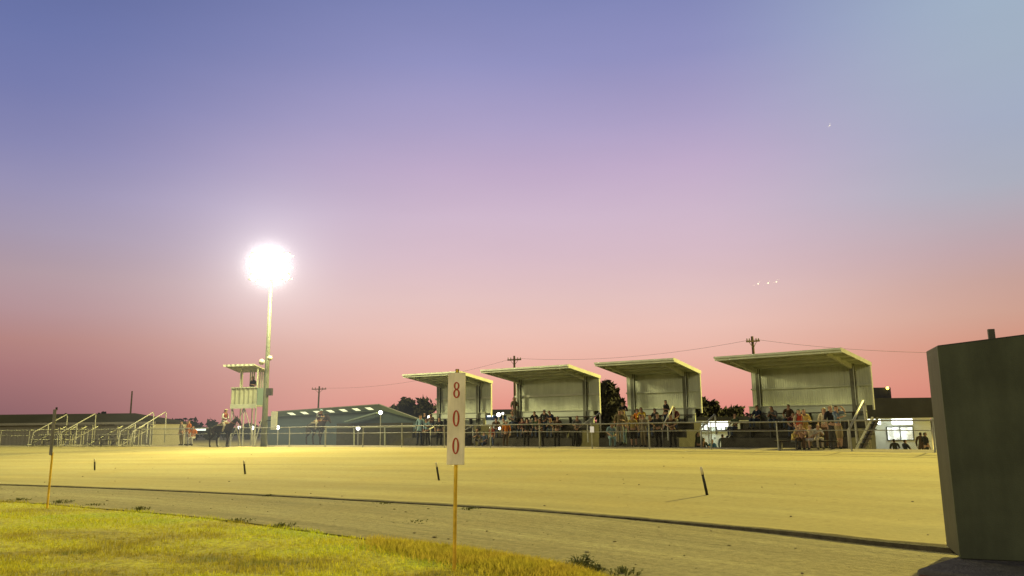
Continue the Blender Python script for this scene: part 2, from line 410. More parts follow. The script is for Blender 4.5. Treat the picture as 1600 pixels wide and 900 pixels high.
weed(928, 894, .12, .14, 40, 'low weed just right of the tallest leafy weed by the dry grass', 2)
weed(975, 896, .09, .2, 40, 'low spreading weed at the bottom edge of the picture, rightmost of the weeds', 3)
weed(217, 797, .09, .3, 60, 'low dark weed at the lawn edge, third from the yellow post of the edge-on marker', 4)
weed(30, 782, .08, .3, 46, 'flat weed left of the yellow post of the edge-on marker board, leftmost of all weeds', 5)
weed(93, 786, .1, .32, 60, 'low weed on the dirt just right of the yellow post of the edge-on marker', 6)
weed(147, 790, .06, .28, 40, 'flat weed at the lawn edge, second right from the yellow post of the edge-on marker', 7)
weed(372, 815, .08, .3, 60, 'low green weed at the lawn edge below the small horse and tower', 8)
weed(440, 823, .08, .34, 66, 'wide green weed at the lawn edge midway between the two yellow posts', 9)
weed(655, 816, .04, .3, 40, 'flat brown weed out on the dirt strip left of the numbered sign post', 10)
weed(735, 796, .07, .2, 44, 'green weed growing on the track ridge just right of the numbered sign post', 11)
weed(603, 787, .05, .3, 40, 'green weed growing on the track ridge left of the numbered sign post', 12)
weed(420, 775, .07, .2, 40, 'small green weed growing on the track ridge below the floodlight pole', 13)

# ------------------------------------------------------------------ numbered sign and marker
def numeral(ch):
    b = MB(); t = .006
    def ring(cx, cz, rx, rz, wx, wz, n=28):
        vs = []; fs = []
        for y in (0, -t):
            for k in range(n):
                a = 2 * math.pi * k / n
                vs.append((cx + rx * math.cos(a), y, cz + rz * math.sin(a))); vs.append((cx + (rx - wx) * math.cos(a), y, cz + (rz - wz) * math.sin(a)))
        for k in range(n):
            a0, a1, = 2 * k, 2 * ((k + 1) % n); o = 2 * n
            fs += [(o + a0, o + a1, o + a1 + 1, o + a0 + 1), (a0, a1, o + a1, o + a0), (a1 + 1, a0 + 1, o + a0 + 1, o + a1 + 1)]
        b.add(vs, fs)
    if ch == '0': ring(0, 0, .039, .094, .0195, .014)
    else:
        ring(0, .046, .033, .045, .0165, .0125); ring(0, -.043, .038, .053, .018, .0135)
    return b
def marker(base, H, zb, rz, label, digits, w=.2):
    r = empty('distance_marker', base, label, 'marker sign', None, rz); r.rotation_euler = (0, R(.9 if digits else 1.2), rz)
    MB().tube([(0, .03, -.1), (0, .03, H + .04 if digits else zb + .06)], .0215, 10).build('post', YPOST, r)
    bd = MB().bx(-w / 2, w / 2, -.012, .012, zb, H).build('board', WHITEP if digits else mat('shaded_board', (.17, .16, .14), .8, 0, .2, 5), r)  # unnumbered board is grey to put its shade into the colour
    md = bd.modifiers.new('b', 'BEVEL'); md.width = .004
    cap = MB().bx(-.02, .02, .012, .045, H - .02, H + .045).build('bracket', DARKST, r)
    if digits:
        for i, c in enumerate(digits):
            o = numeral(c).build('numeral', REDP, bd); o.location = (0, -.0135, H - (.2, .53, .845)[i])
    return r
p = gnd(709, 896)
marker((p.x, p.y, 0), 2.25, 1.19, R(-4), 'white board on yellow post with red number 800 reading downwards', '800', .205)
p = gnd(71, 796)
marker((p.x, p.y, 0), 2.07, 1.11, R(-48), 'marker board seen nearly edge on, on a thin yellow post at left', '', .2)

# ------------------------------------------------------------------ track pegs
pl = [(1105, 774, .62, -11, 'nearest leaning black peg with white tip on the track, right of the numbered sign'),
      (686, 751, .52, -9, 'leaning peg on the track just left of the numbered sign board'),
      (383, 741, .47, -6, 'leaning peg on the track below the judges tower'),
      (148, 735, .44, -2, 'small upright peg on the track, farthest left')]
for px, py, h, ln, lb in pl:
    p = gnd(px, py)
    r = empty('track_peg', p, lb, 'peg', 'pegs standing along the track')
    r.rotation_euler = (R(6), R(ln), 0)
    MB().tube([(0, 0, -.06), (0, 0, h * .74)], .03, 10).build('shaft', BLACKP, r, True)
    MB().tube([(0, 0, h * .74), (0, 0, h * .97), (0, 0, h)], [.031, .031, .02], 10).build('reflective_tip', mat('tip_white', (.6, .55, .38), .5), r, True)

# ------------------------------------------------------------------ equipment cabinet on slab (right edge)
CABM = mat('cabinet_green', (.05, .058, .038), .6, 0, .25, 1.5, .08, 60)
CABS = mat('cabinet_side', (.042, .041, .028), .6, 0, .25, 2, .08, 60)
def stain(m, sc_, lo, hi, detail=6):
    n = m.node_tree.nodes; l = m.node_tree.links; b = n['Principled BSDF']
    src = b.inputs['Base Color'].links[0].from_socket
    tc = n.new('ShaderNodeTexCoord'); mp = n.new('ShaderNodeMapping'); mp.inputs['Scale'].default_value = sc_; l.new(tc.outputs['Object'], mp.inputs['Vector'])
    no = n.new('ShaderNodeTexNoise'); no.inputs['Scale'].default_value = 1; no.inputs['Detail'].default_value = detail; no.inputs['Roughness'].default_value = .65; l.new(mp.outputs['Vector'], no.inputs['Vector'])
    mr_ = n.new('ShaderNodeMapRange'); mr_.inputs['From Min'].default_value = .36; mr_.inputs['From Max'].default_value = .62; mr_.inputs['To Min'].default_value = lo; mr_.inputs['To Max'].default_value = hi; l.new(no.outputs['Fac'], mr_.inputs['Value'])
    sc2 = n.new('ShaderNodeVectorMath'); sc2.operation = 'SCALE'; l.new(src, sc2.inputs[0]); l.new(mr_.outputs[0], sc2.inputs['Scale']); l.new(sc2.outputs['Vector'], b.inputs['Base Color'])
stain(CABM, (2.6, 2.6, .8), .8, 1.12, 9); stain(CABS, (3, 3, .8), .75, 1.15, 9)
stain(STANDM, (2.2, 2.2, .35), .88, 1.06); stain(WHITEP, (9, 9, 1.6), .8, 1.06); stain(YPOST, (20, 20, 3), .7, 1.1)
A = zpt(1500.5, 873, .1)
r = empty('equipment_cabinet', A, 'tall dark green metal cabinet cut off by the right edge of the picture', 'cabinet', None, R(-20))
def wedge(x0, x1, y0, y1, z0, za, zb_):
    return MB().add([(x0, y0, z0), (x1, y0, z0), (x1, y1, z0), (x0, y1, z0), (x0, y0, za), (x1, y0, zb_), (x1, y1, zb_), (x0, y1, za)], [(3, 2, 1, 0), (4, 5, 6, 7), (0, 1, 5, 4), (1, 2, 6, 5), (2, 3, 7, 6), (3, 0, 4, 7)])
sl = .095
f = wedge(0, 2.0, 0, .05, .0, 2.385, 2.385 + 2 * sl).build('front_panel', CABM, r)
f.modifiers.new('b', 'BEVEL').width = .006
b_ = wedge(.012, 1.98, .053, .92, .0, 2.40, 2.40 + 2 * sl).build('body', CABS, r)
b_.modifiers.new('b', 'BEVEL').width = .006
st = MB().bx(.55, .615, .054, .11, 2.42, 2.565).build('lifting_lug', DARKST, r)
p = at(1432, 887, 7.95)
SLABM = mat('grey_slab', (.085, .08, .085), .85, 0, .3, 6, .5, 30)
r = empty('slab', (0, 0, 0), 'low dark grey concrete slab under the green cabinet', 'slab', None)
n1, n2, bq = zpt(1432, 889, .096), zpt(1660, 917, .096), zpt(1490, 871, .096)
b1 = n1 + (bq - n1) * 1.5; b2 = n2 + (b1 - n1)
sv = [tuple(q_[:2]) for q_ in (n1, n2, b2, b1)]
sb = MB().add([(x, y, -.05) for x, y in sv] + [(x, y, .096) for x, y in sv], [(3, 2, 1, 0), (4, 5, 6, 7), (0, 1, 5, 4), (1, 2, 6, 5), (2, 3, 7, 6), (3, 0, 4, 7)]).build('top', SLABM, r)
sb.modifiers.new('b', 'BEVEL').width = .02
e = MB().beam((n1.x + .02, n1.y - .035, .02), (n2.x, n2.y - .035, .02), .05, .05).build('edge_board', mat('red_brown_timber', (.12, .05, .035), .8), r)

# ------------------------------------------------------------------ floodlight tower
TP = spot(412, 45.5); TOPZ = at(424, 418, 45.5).z
r = empty('floodlight_tower', TP, 'tall slim steel pole carrying the blazing bank of floodlights', 'floodlight')
PM = mat('pole_galv', (.13, .145, .11), .5, .2, .15, 3)
H = TOPZ - TP.z
lean = Vector((at(424, 418, 45.5).x - TP.x - (-.05), 0, 0))
def polep(z): return (0.55 * lean.x * z / H, 0, z)
MB().tube([polep(-.3), polep(3), polep(6), polep(H + .6)], [.18, .15, .12, .08], 14).build('pole', PM, r, True)
LC = Vector(polep(H))
fr = MB()
for dz in (-.75, -.05, .65): fr.beam(LC + Vector((-1.35, -.14, dz)), LC + Vector((1.35, -.14, dz)), .07, .07)
fr.beam(LC + Vector((-.9, -.18, -.9)), LC + Vector((-.9, -.18, .85)), .05, .05, (0, 1, 0)); fr.beam(LC + Vector((.9, -.18, -.9)), LC + Vector((.9, -.18, .85)), .05, .05, (0, 1, 0))
fr.build('crossarm', PM, r)
aim = Vector((.45, -.85, -.38)).normalized()
for dz in (-.68, -.05, .58):
    for dx in (-.96, -.33, .33, .96):
        c = LC + Vector((dx, -.36, dz + .05)); rx = aim.to_track_quat('Z', 'Y').to_matrix()
        hb = MB().box(c, (.42, .42, .22), rx).build('floodlight_head', DARKST, r)
        n = 16; q = MB()
        q.add([c + rx @ Vector((.19 * math.cos(6.283 * k / n), .19 * math.sin(6.283 * k / n), .125)) for k in range(n)], [tuple(range(n))])
        q.build('lens', FLOOD, hb)
for (ppx, ppy, sz) in ((411, 566, .3), (423.5, 560, .26)):
    c = at(ppx, ppy, 45.2) - TP
    hb = MB().tube([c + Vector((0, -.22, 0)), c + Vector((0, .1, 0))], [sz * .6, sz * .25], 12).build('horn_speaker', RAILM, r, True)
    MB().beam(c + Vector((0, .08, 0)), (LC.x * (c.z / H), 0, c.z), .05, .05).build('speaker_arm', PM, hb)
c = at(419, 612, 45.2) - TP
MB().box((c.x, -.05, c.z), (.32, .3, .42)).build('junction_box', DARKST, r)
c = at(425, 657, 45) - TP
MB().box((c.x, -.1, c.z), (.34, .12, 1.05)).build('switchboard', mat('board_grey', (.3, .31, .26), .6), r)
MB().beam((.1, -.05, c.z), (c.x, -.08, c.z), .06, .06).build('switchboard_bracket', DARKST, r)
LAMP_W = TP + LC

# ------------------------------------------------------------------ judges tower
TH = R(-15)
B0 = spot(361, 47); zb = B0.z
r = empty('judges_tower', (at(361, 640, 47).x, 47, zb), 'small roofed judges box standing on tall steel legs beside the floodlight pole', 'viewing tower', None, TH)
zf = at(361, 636, 47).z - zb; zw = at(361, 607, 47).z - zb; zr = at(361, 573, 47).z - zb
W, D = 1.72, .95
CLAD = mat('cream_green_cladding', (.29, .31, .21), .6, 0, .15, 3)
for x in (.04, W / 2, W - .04):
    for y in (.04, D - .04): MB().tube([(x, y, -.6), (x, y, zf)], .045, 8).build('leg', GALV, r)
bb = MB()
for a, b in (((.04, .04, 0.2), (W / 2, .04, zf)), ((W / 2, .04, zf), (W - .04, .04, .3)), ((.04, .04, zf), (.04, D, .2)), ((W, D, zf), (W, .04, .2))): bb.beam(a, b, .04, .04)
bb.build('cross_brace', GALV, r)
MB().bx(-.02, W + .02, -.02, D + .02, zf, zf + .1).build('platform', GALV, r)
MB().bx(-.04, W + .04, -.06, -.03, zf - .1, zf + .16).build('edge_beam', TRIM, r)
MB().corr(0, W, zf + .1, zw, -.045, .3, .05).build('front_cladding', CLAD, r)
sd = MB().bx(W + .01, W + .04, 0, D, zf + .1, zw).build('side_cladding', TEAL, r)
sd2 = MB().bx(-.04, -.01, 0, D, zf + .1, zw).build('side_cladding', TEAL, r)
MB().beam((-.04, -.05, zw + .03), (W + .05, -.05, zw + .03), .06, .06).build('handrail', TRIM, r)
for x, y in ((.02, 0), (W, 0), (0.02, D), (W, D)): MB().beam((x + (.55 if x < 1 and y == 0 else 0), y, zw), (x + (.55 if x < 1 and y == 0 else 0), y, zr - .05), .06, .06, (0, 1, 0)).build('roof_post', TRIM, r)
sc_ = MB()
for i in range(8):
    if i in (3,): continue
    sc_.bx(.62 + i * .135, .62 + i * .135 + .08, D - .1, D - .07, zw - .1, zr - .25)
sc_.build('slatted_screen', CLAD, r)
rf = MB().add([(-.3, -.5, zr - .0), (W + .1, -.5, zr + .0), (W + .1, D + .1, zr - .3), (-.3, D + .1, zr - .3), (-.3, -.5, zr + .06), (W + .1, -.5, zr + .06), (W + .1, D + .1, zr - .24), (-.3, D + .1, zr - .24)], [(3, 2, 1, 0), (4, 5, 6, 7), (0, 1, 5, 4), (1, 2, 6, 5), (2, 3, 7, 6), (3, 0, 4, 7)]).build('roof', mat('tower_roof', (.3, .3, .24), .5, .2, .3, 3), r)
MB().corr(-.31, W + .1, zr - .03, zr + .09, -.56, .3, .04).build('roof_edge', TRIM, rf)

# ------------------------------------------------------------------ grandstands
def grandstand(LF, theta, W, D, zfr, zre, label, girt_bright, ntier=3, rails=(), stair=None, tierhalf=None, name='grandstand'):
    zb = .35
    r = empty(name, (LF[0], LF[1], zb), label, 'grandstand', 'covered grandstands along the track', -theta)
    zf, zr = zfr - zb, zre - zb
    wb = 2.38 - zb     # bottom of upper wall
    back = MB().corr(.0, W, wb, zf + (zr - zf) * D / (D + .1) + .02, D, .13, .012).build('rear_wall', STANDM, r)
    # girt ledge
    gz_ = 3.36 - zb
    MB().bx(.0, W, D - .16, D - .003, gz_, gz_ + (.13 if girt_bright else .08)).build('girt', BARGE if girt_bright else STANDM, r)
    MB().bx(-.05, W - .25, D - .42, D - .3, -1.2, wb + .02).build('lower_wall', mat('lower_wall_sheet', (.42, .46, .37), .7, 0, .12, 1), r)
    MB().bx(-.05, W - .25, D - .5, D - .25, wb + .022, wb + .07).build('wall_capping', TRIM if girt_bright else STANDM, r)
    # columns
    for x in (.62, W - .75):
        cb = MB(); cb.bx(x - .1, x + .1, D - .62, D - .59, 0, zr + .05); cb.bx(x - .1, x + .1, D - .40, D - .37, 0, zr + .05); cb.bx(x - .012, x + .012, D - .59, D - .40, 0, zr + .05)
        c = cb.build('column', mat('column_steel', (.12, .125, .095), .6, .2, .2, 4), r)
        MB().bx(x + .102, x + .132, D - .63, D - .60, wb, zr - .1).build('column_cover', TRIM if girt_bright else STANDM, c)
        def zu(y): return zf + (zr - zf) * (y / D)
        MB().add([(x - .06, .25, zu(.25) - .14), (x + .06, .25, zu(.25) - .14), (x + .06, D, zu(D) - .32), (x - .06, D, zu(D) - .32), (x - .06, .25, zu(.25) - .004), (x + .06, .25, zu(.25) - .004), (x + .06, D, zu(D) - .004), (x - .06, D, zu(D) - .004)], [(3, 2, 1, 0), (4, 5, 6, 7), (0, 1, 5, 4), (1, 2, 6, 5), (2, 3, 7, 6), (3, 0, 4, 7)]).build('roof_beam', STANDM, r)
    # roof: sheet + fascia + barge boards
    t = .05
    rf = MB().add([(-.0, 0, zf), (W, 0, zf), (W, D + .1, zr), (0, D + .1, zr), (0, 0, zf + t), (W, 0, zf + t), (W, D + .1, zr + t), (0, D + .1, zr + t)], [(3, 2, 1, 0), (4, 5, 6, 7), (0, 1, 5, 4), (1, 2, 6, 5), (2, 3, 7, 6), (3, 0, 4, 7)]).build('roof', STANDM, r)
    MB().bx(-.06, W + .06, -.09, -.004, zf - .12, zf + .09).build('fascia', TRIM if girt_bright else STANDM, rf)
    MB().beam((-.7 + .64, -.15, zf + .04), (W + .06, -.15, zf + .04), .1, .1).build('gutter', STANDM, rf)
    for x in (-.035, W + .035):
        MB().beam((x, -.08, zf + .01), (x, D + .12, zr + .01), .06, .2).build('barge_board', BARGE, rf)
    pl_ = MB()
    for k in range(1, 4):
        y = D * k / 4; pl_.bx(.02, W - .02, y - .03, y + .03, zf + (zr - zf) * k / 4 * D / (D + .1) - .1, zf + (zr - zf) * k / 4 * D / (D + .1) - .005)
    pl_.build('purlin', STANDM, rf)
    MB().beam((W + .03, D - .06, wb - .25), (W + .03, D - .06, zr - .1), .07, .14, (0, 1, 0)).build('corner_flashing', BARGE, r)
    # tiers
    td = (D - .4) / ntier
    for k in range(ntier):
        h = .5 + k * .42
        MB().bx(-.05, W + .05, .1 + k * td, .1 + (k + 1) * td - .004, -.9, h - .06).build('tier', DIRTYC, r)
        bn = MB().bx(.05, W - .05, .1 + k * td + .35, .1 + k * td + .72, h + .3, h + .36)
        bn.build('bench', WOOD, r)
        bl = MB()
        for x in np.arange(.3, W, 1.1): bl.bx(x - .03, x + .03, .1 + k * td + .4, .1 + k * td + .66, h - .06, h + .298)
        bl.build('bench_bracket', DARKST, r)
    for (x, y0, z0, y1, z1) in rails:
        zz = z0 + .85
        MB().tube([(x, y0 - .03, z0 - .3), (x, y0, zz), (x, y1, z1 + .85), (x, y1 + .06, z1 + .8), (x, y1 + .08, z1 - .2)], .05, 8).build('handrail', RAILM, r, True)
        ym = (y0 + y1) / 2
        MB().tube([(x, ym, (z0 + z1) / 2 - .3), (x, ym, (z0 + z1) / 2 + .84)], .035, 8).build('handrail_post', RAILM, r)
    return r, td
S1, td1 = grandstand((-7.40, 52.6), R(33), 4.76, 3.5, 4.95, 4.46, 'farthest covered grandstand, partly hidden behind the numbered sign', True, rails=((2.2, -.6, 0, .8, .4),))
S2, td2 = grandstand((-1.94, 49.0), R(35), 6.35, 3.7, 4.95, 4.46, 'wide covered grandstand second from left with a pale rail across its back wall', True, rails=((-1.3, -1.0, -.1, .6, .3),))
S3, td3 = grandstand((4.8, 44.2), R(33), 4.65, 4.0, 4.95, 4.46, 'narrow covered grandstand third from left with orange shirted spectators', False, rails=((-.35, -2.2, .05, 0.9, 1.0), (W_ := 4.65 + .05, -2.2, 0.05, -.6, 1.25)))
S4, td4 = grandstand((10.9, 41.2), R(42), 6.5, 4.1, 4.95, 4.46, 'largest nearest covered grandstand at right with stairs on its right end', False, rails=((-.6, -1.0, .1, .6, .8),))
# steel stair on right end of the last stand (world coordinates turned into the stand's frame)
Minv = (Matrix.Translation(S4.location) @ Matrix.Rotation(S4.rotation_euler.z, 4, 'Z')).inverted()
def L4(px, py, Y): return Minv @ at(px, py, Y)
stb = MB(); a0 = L4(1337, 708, 31.6); a1 = L4(1364, 655, 33.6)
st_ = stb.beam(a0, a1, .07, .24).build('stair', RAILM, S4)
off = Vector((.1, .3, 0))
tr = MB()
for k in range(7):
    t = (k + .5) / 7; c = a0.lerp(a1, t); tr.box(c + off * .5 + Vector((0, .02, .06)), (.5, .24, .04), Matrix.Rotation(R(50), 3, 'Z'))
tr.build('tread', DARKST, st_)
MB().beam(a0 + off, a1 + off, .06, .2).build('stringer', DARKST, st_)
h0 = L4(1325.5, 673, 31.4); h1 = L4(1348.5, 627, 33.2); hb0 = L4(1328, 706, 31.4); hb1 = L4(1360, 700, 33.3); hm0 = h0.lerp(h1, .42); hm1 = L4(1340, 697, 32.2)
MB().tube([hb0, h0, h1, h1 + (hb1 - h1) * .12, hb1], .055, 8).build('handrail', RAILM, st_, True)
MB().tube([hm0, hm1], .045, 8).build('handrail_post', RAILM, st_)

# ------------------------------------------------------------------ open bleachers at left
def bleacher(px, Y, W, n, label, rails):
    p = at(px, 690, Y); zb = gz(p.x, p.y)
    r = empty('bleacher', (p.x, p.y, zb), label, 'bleacher', 'open bleachers at the left', R(-30))
    for k in range(n):
        y = .2 + k * .62; h = .42 + k * .32
        MB().bx(0, W, y, y + .28, h, h + .04).build('seat_plank', ALU, r)
        MB().bx(0, W, y - .3, y - .06, h - .34, h - .3).build('foot_plank', ALU, r)
    fb = MB()
    for x in np.arange(.15, W + .1, (W - .3) / 3):
        fb.beam((x, .2, 0), (x, .2 + n * .62, .02), .05, .05); fb.beam((x, .2, .1), (x, .1 + n * .62, .36 + (n - 1) * .32), .05, .05)
        for k in range(n): fb.beam((x, .34 + k * .62, 0), (x, .34 + k * .62, .41 + k * .32), .05, .05, (0, 1, 0))
    fb.build('support_frame', GALV, r)
    for x in rails:
        MB().tube([(x, -.25, -.3), (x, -.1, .95), (x, 2.15, 2.2), (x, 2.2, 2.1), (x, 2.22, .2)], .034, 8).build('handrail', RAILM, r, True)
        MB().tube([(x, .9, .2), (x, .9, 1.5)], .04, 8).build('handrail_post', RAILM, r)
bleacher(42, 55.5, 4.3, 4, 'open metal bleacher with handrails at both ends, farthest left behind the fence', (.9, 4.38))
bleacher(132, 52.5, 3.9, 4, 'open metal bleacher with two tall handrails at its right end', (4.0, 5.3))

# ------------------------------------------------------------------ track fence
fence = empty('track_fence', tuple(OL[150]) + (0,), 'long pipe and chain link fence running along the outer edge of the track', 'fence')
fo = Vector(fence.location)
FQ, FSs = resample(O_PTS, 900); FQ = FQ + np.array([.3, .5])
def fpt(s):
    x = np.interp(s, FSs, FQ[:, 0]); y = np.interp(s, FSs, FQ[:, 1]); return Vector((x, y, gz(x, y)))
s0, s1 = 12.0, 98.0
seg = np.arange(s0, s1, 1.35)
for h, rr, nm in ((1.1, .027, 'top_rail'), (.76, .016, 'middle_rail')):
    MB().tube([fpt(s) + Vector((0, 0, h + .012 * math.sin(s * .9))) - fo for s in seg], rr, 8).build(nm, GALV, fence, True)
for i, s in enumerate(np.arange(s0, s1, 2.7)):
    p = fpt(s) - fo; tl = .03 * math.sin(s * 12.3)
    MB().tube([p + Vector((0, 0, -.25)), p + Vector((tl, 0, 1.13 + (.12 if i % 5 == 2 else 0)))], .028, 8).build('post', GALV, fence)
# chain link: procedural diamond wire with open holes
CH = bpy.data.materials.new('chain_link_wire'); CH.use_nodes = True
n = CH.node_tree.nodes; l = CH.node_tree.links
b = n['Principled BSDF']; b.inputs['Base Color'].default_value = (.12, .12, .1, 1); b.inputs['Metallic'].default_value = .3; b.inputs['Roughness'].default_value = .5
tc = n.new('ShaderNodeTexCoord'); sep = n.new('ShaderNodeSeparateXYZ'); l.new(tc.outputs['UV'], sep.inputs[0])
outs = []
for sg in (1, -1):
    m1 = n.new('ShaderNodeMath'); m1.operation = 'MULTIPLY_ADD'; l.new(sep.outputs[1], m1.inputs[0]); m1.inputs[1].default_value = sg; l.new(sep.outputs[0], m1.inputs[2])
    m2 = n.new('ShaderNodeMath'); m2.operation = 'MULTIPLY'; l.new(m1.outputs[0], m2.inputs[0]); m2.inputs[1].default_value = 13
    m3 = n.new('ShaderNodeMath'); m3.operation = 'FRACT'; l.new(m2.outputs[0], m3.inputs[0])
    m4 = n.new('ShaderNodeMath'); m4.operation = 'LESS_THAN'; l.new(m3.outputs[0], m4.inputs[0]); m4.inputs[1].default_value = .045
    outs.append(m4)
mxx = n.new('ShaderNodeMath'); mxx.operation = 'MAXIMUM'; l.new(outs[0].outputs[0], mxx.inputs[0]); l.new(outs[1].outputs[0], mxx.inputs[1]); l.new(mxx.outputs[0], b.inputs['Alpha'])
vs, fs, uv = [], [], []
for s in seg:
    p = fpt(s) - fo; vs += [p + Vector((0, .02, .02)), p + Vector((0, .02, 1.08))]; uv += [(s, 0), (s, 1.06)]
for i in range(len(seg) - 1): fs.append((2 * i, 2 * i + 2, 2 * i + 3, 2 * i + 1))
me = bpy.data.meshes.new('wire_mesh'); me.from_pydata(vs, [], fs); me.update(); ul = me.uv_layers.new(name='UVMap')
for lp in me.loops: ul.data[lp.index].uv = uv[lp.vertex_index]
me.materials.append(CH); wm = bpy.data.objects.new('wire_mesh', me); col.objects.link(wm); wm.parent = fence
# little white notice on a fence post
p = at(925, 671, 34.2); q = MB().box((0, 0, 0), (.17, .02, .26)).build('notice_board', emit('pale_notice_glow', (.9, .85, .9), .25), loc=p); tag(q, 'small white notice fixed to the fence between the second and third grandstands', 'notice')  # faint glow painted in, the notice is no lamp

# ------------------------------------------------------------------ buildings
def shed_left():
    p = at(-60, 690, 62); zb = -.8
    r = empty('long_shed', (p.x, p.y, zb), 'long low grey shed with hipped roof behind the bleachers at left', 'building', None, R(4))
    x1 = at(236, 690, 62).x - p.x; xr = at(204, 650, 65).x - p.x
    ze = at(100, 661.5, 62).z - zb; zr = at(100, 646.5, 65).z - zb
    MB().corr(0, x1 - .5, 0, ze, 0, .3, .012).build('wall', PALEWALL, r)
    MB().bx(x1 - .5, x1 - .4, .05, 8, 0, ze).build('side_wall', PALEWALL, r)
    rf = MB().add([(-.2, -.5, ze), (x1, -.5, ze), (x1, 8.3, ze), (-.2, 8.3, ze), (0, 3.5, zr), (xr, 3.5, zr)], [(0, 1, 5, 4), (1, 2, 5), (2, 3, 4, 5), (3, 0, 4), (3, 2, 1, 0)]).build('roof', GREYROOF, r)
    MB().bx(-.2, x1, -.58, -.5, ze - .12, ze + .06).build('gutter', PALEWALL, rf)
shed_left()
def shed_teal():
    Y = 74; p = at(428, 690, Y); zb = -.8
    r = empty('open_shed', (p.x, p.y, zb), 'wide teal roofed shed with lit skylights, behind the horse in the middle left', 'building', None, R(0))
    def q(px, py, YY): return at(px, py, YY) - p - Vector((0, 0, zb - p.z))
    a, b_2 = q(430, 643.5, Y + 4), q(592, 632, Y + 4)
    c, d = q(418, 652, Y - 1), q(560, 649, Y - 1)
    e_, f_ = q(672, 662, Y - 1), q(668, 660, Y + 10)
    rf = MB().add([a, b_2, q(600, 642, Y - 1), q(432, 651, Y - 1), e_, q(660, 655, Y + 8)], [(3, 2, 1, 0), (2, 4, 1), (1, 4, 5)]).build('roof', TEALD, r)
    MB().beam(a, b_2, .2, .12).build('ridge_cap', GALV, rf); MB().beam(b_2, e_, .2, .12).build('hip_cap', GALV, rf)
    for i in range(7):
        x = 449 + i * 20.2; yy = 648.6 - i * 1.35
        if x > 585: x += 30; yy += 4
        v = [q(x, yy - 1.6, Y + .9), q(x + 9, yy - 1.9, Y + .9), q(x + 15, yy + 1.8, Y - .6), q(x + 7, yy + 2, Y - .6)]
        v = [w + Vector((0, -.25, .12)) for w in v]
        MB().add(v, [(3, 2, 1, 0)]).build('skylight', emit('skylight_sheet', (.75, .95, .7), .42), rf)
    wl = MB().add([q(418, 650.5, Y), q(655, 659, Y), q(655, 700, Y), q(418, 700, Y), q(600, 640.5, Y)], [(3, 2, 1, 4, 0)]).build('wall', TEAL, r)
    aw = MB().beam(q(541, 659, Y - 2), q(590, 645, Y - 2), 1.6, .12).build('awning', mat('awning_teal', (.22, .3, .27), .5), r)
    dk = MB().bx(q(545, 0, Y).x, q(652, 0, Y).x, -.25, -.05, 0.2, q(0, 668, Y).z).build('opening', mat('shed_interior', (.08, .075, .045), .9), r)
    MB().beam(q(505, 668, Y - 1.5), q(655, 666, Y - 1.5), .1, .14).build('verandah_beam', TRIM, r)
    for px in (508, 553, 601, 652): MB().beam(q(px, 667, Y - 1.5), q(px, 706, Y - 1.5), .1, .1, (0, 1, 0)).build('verandah_post', TRIM, r)
shed_teal()
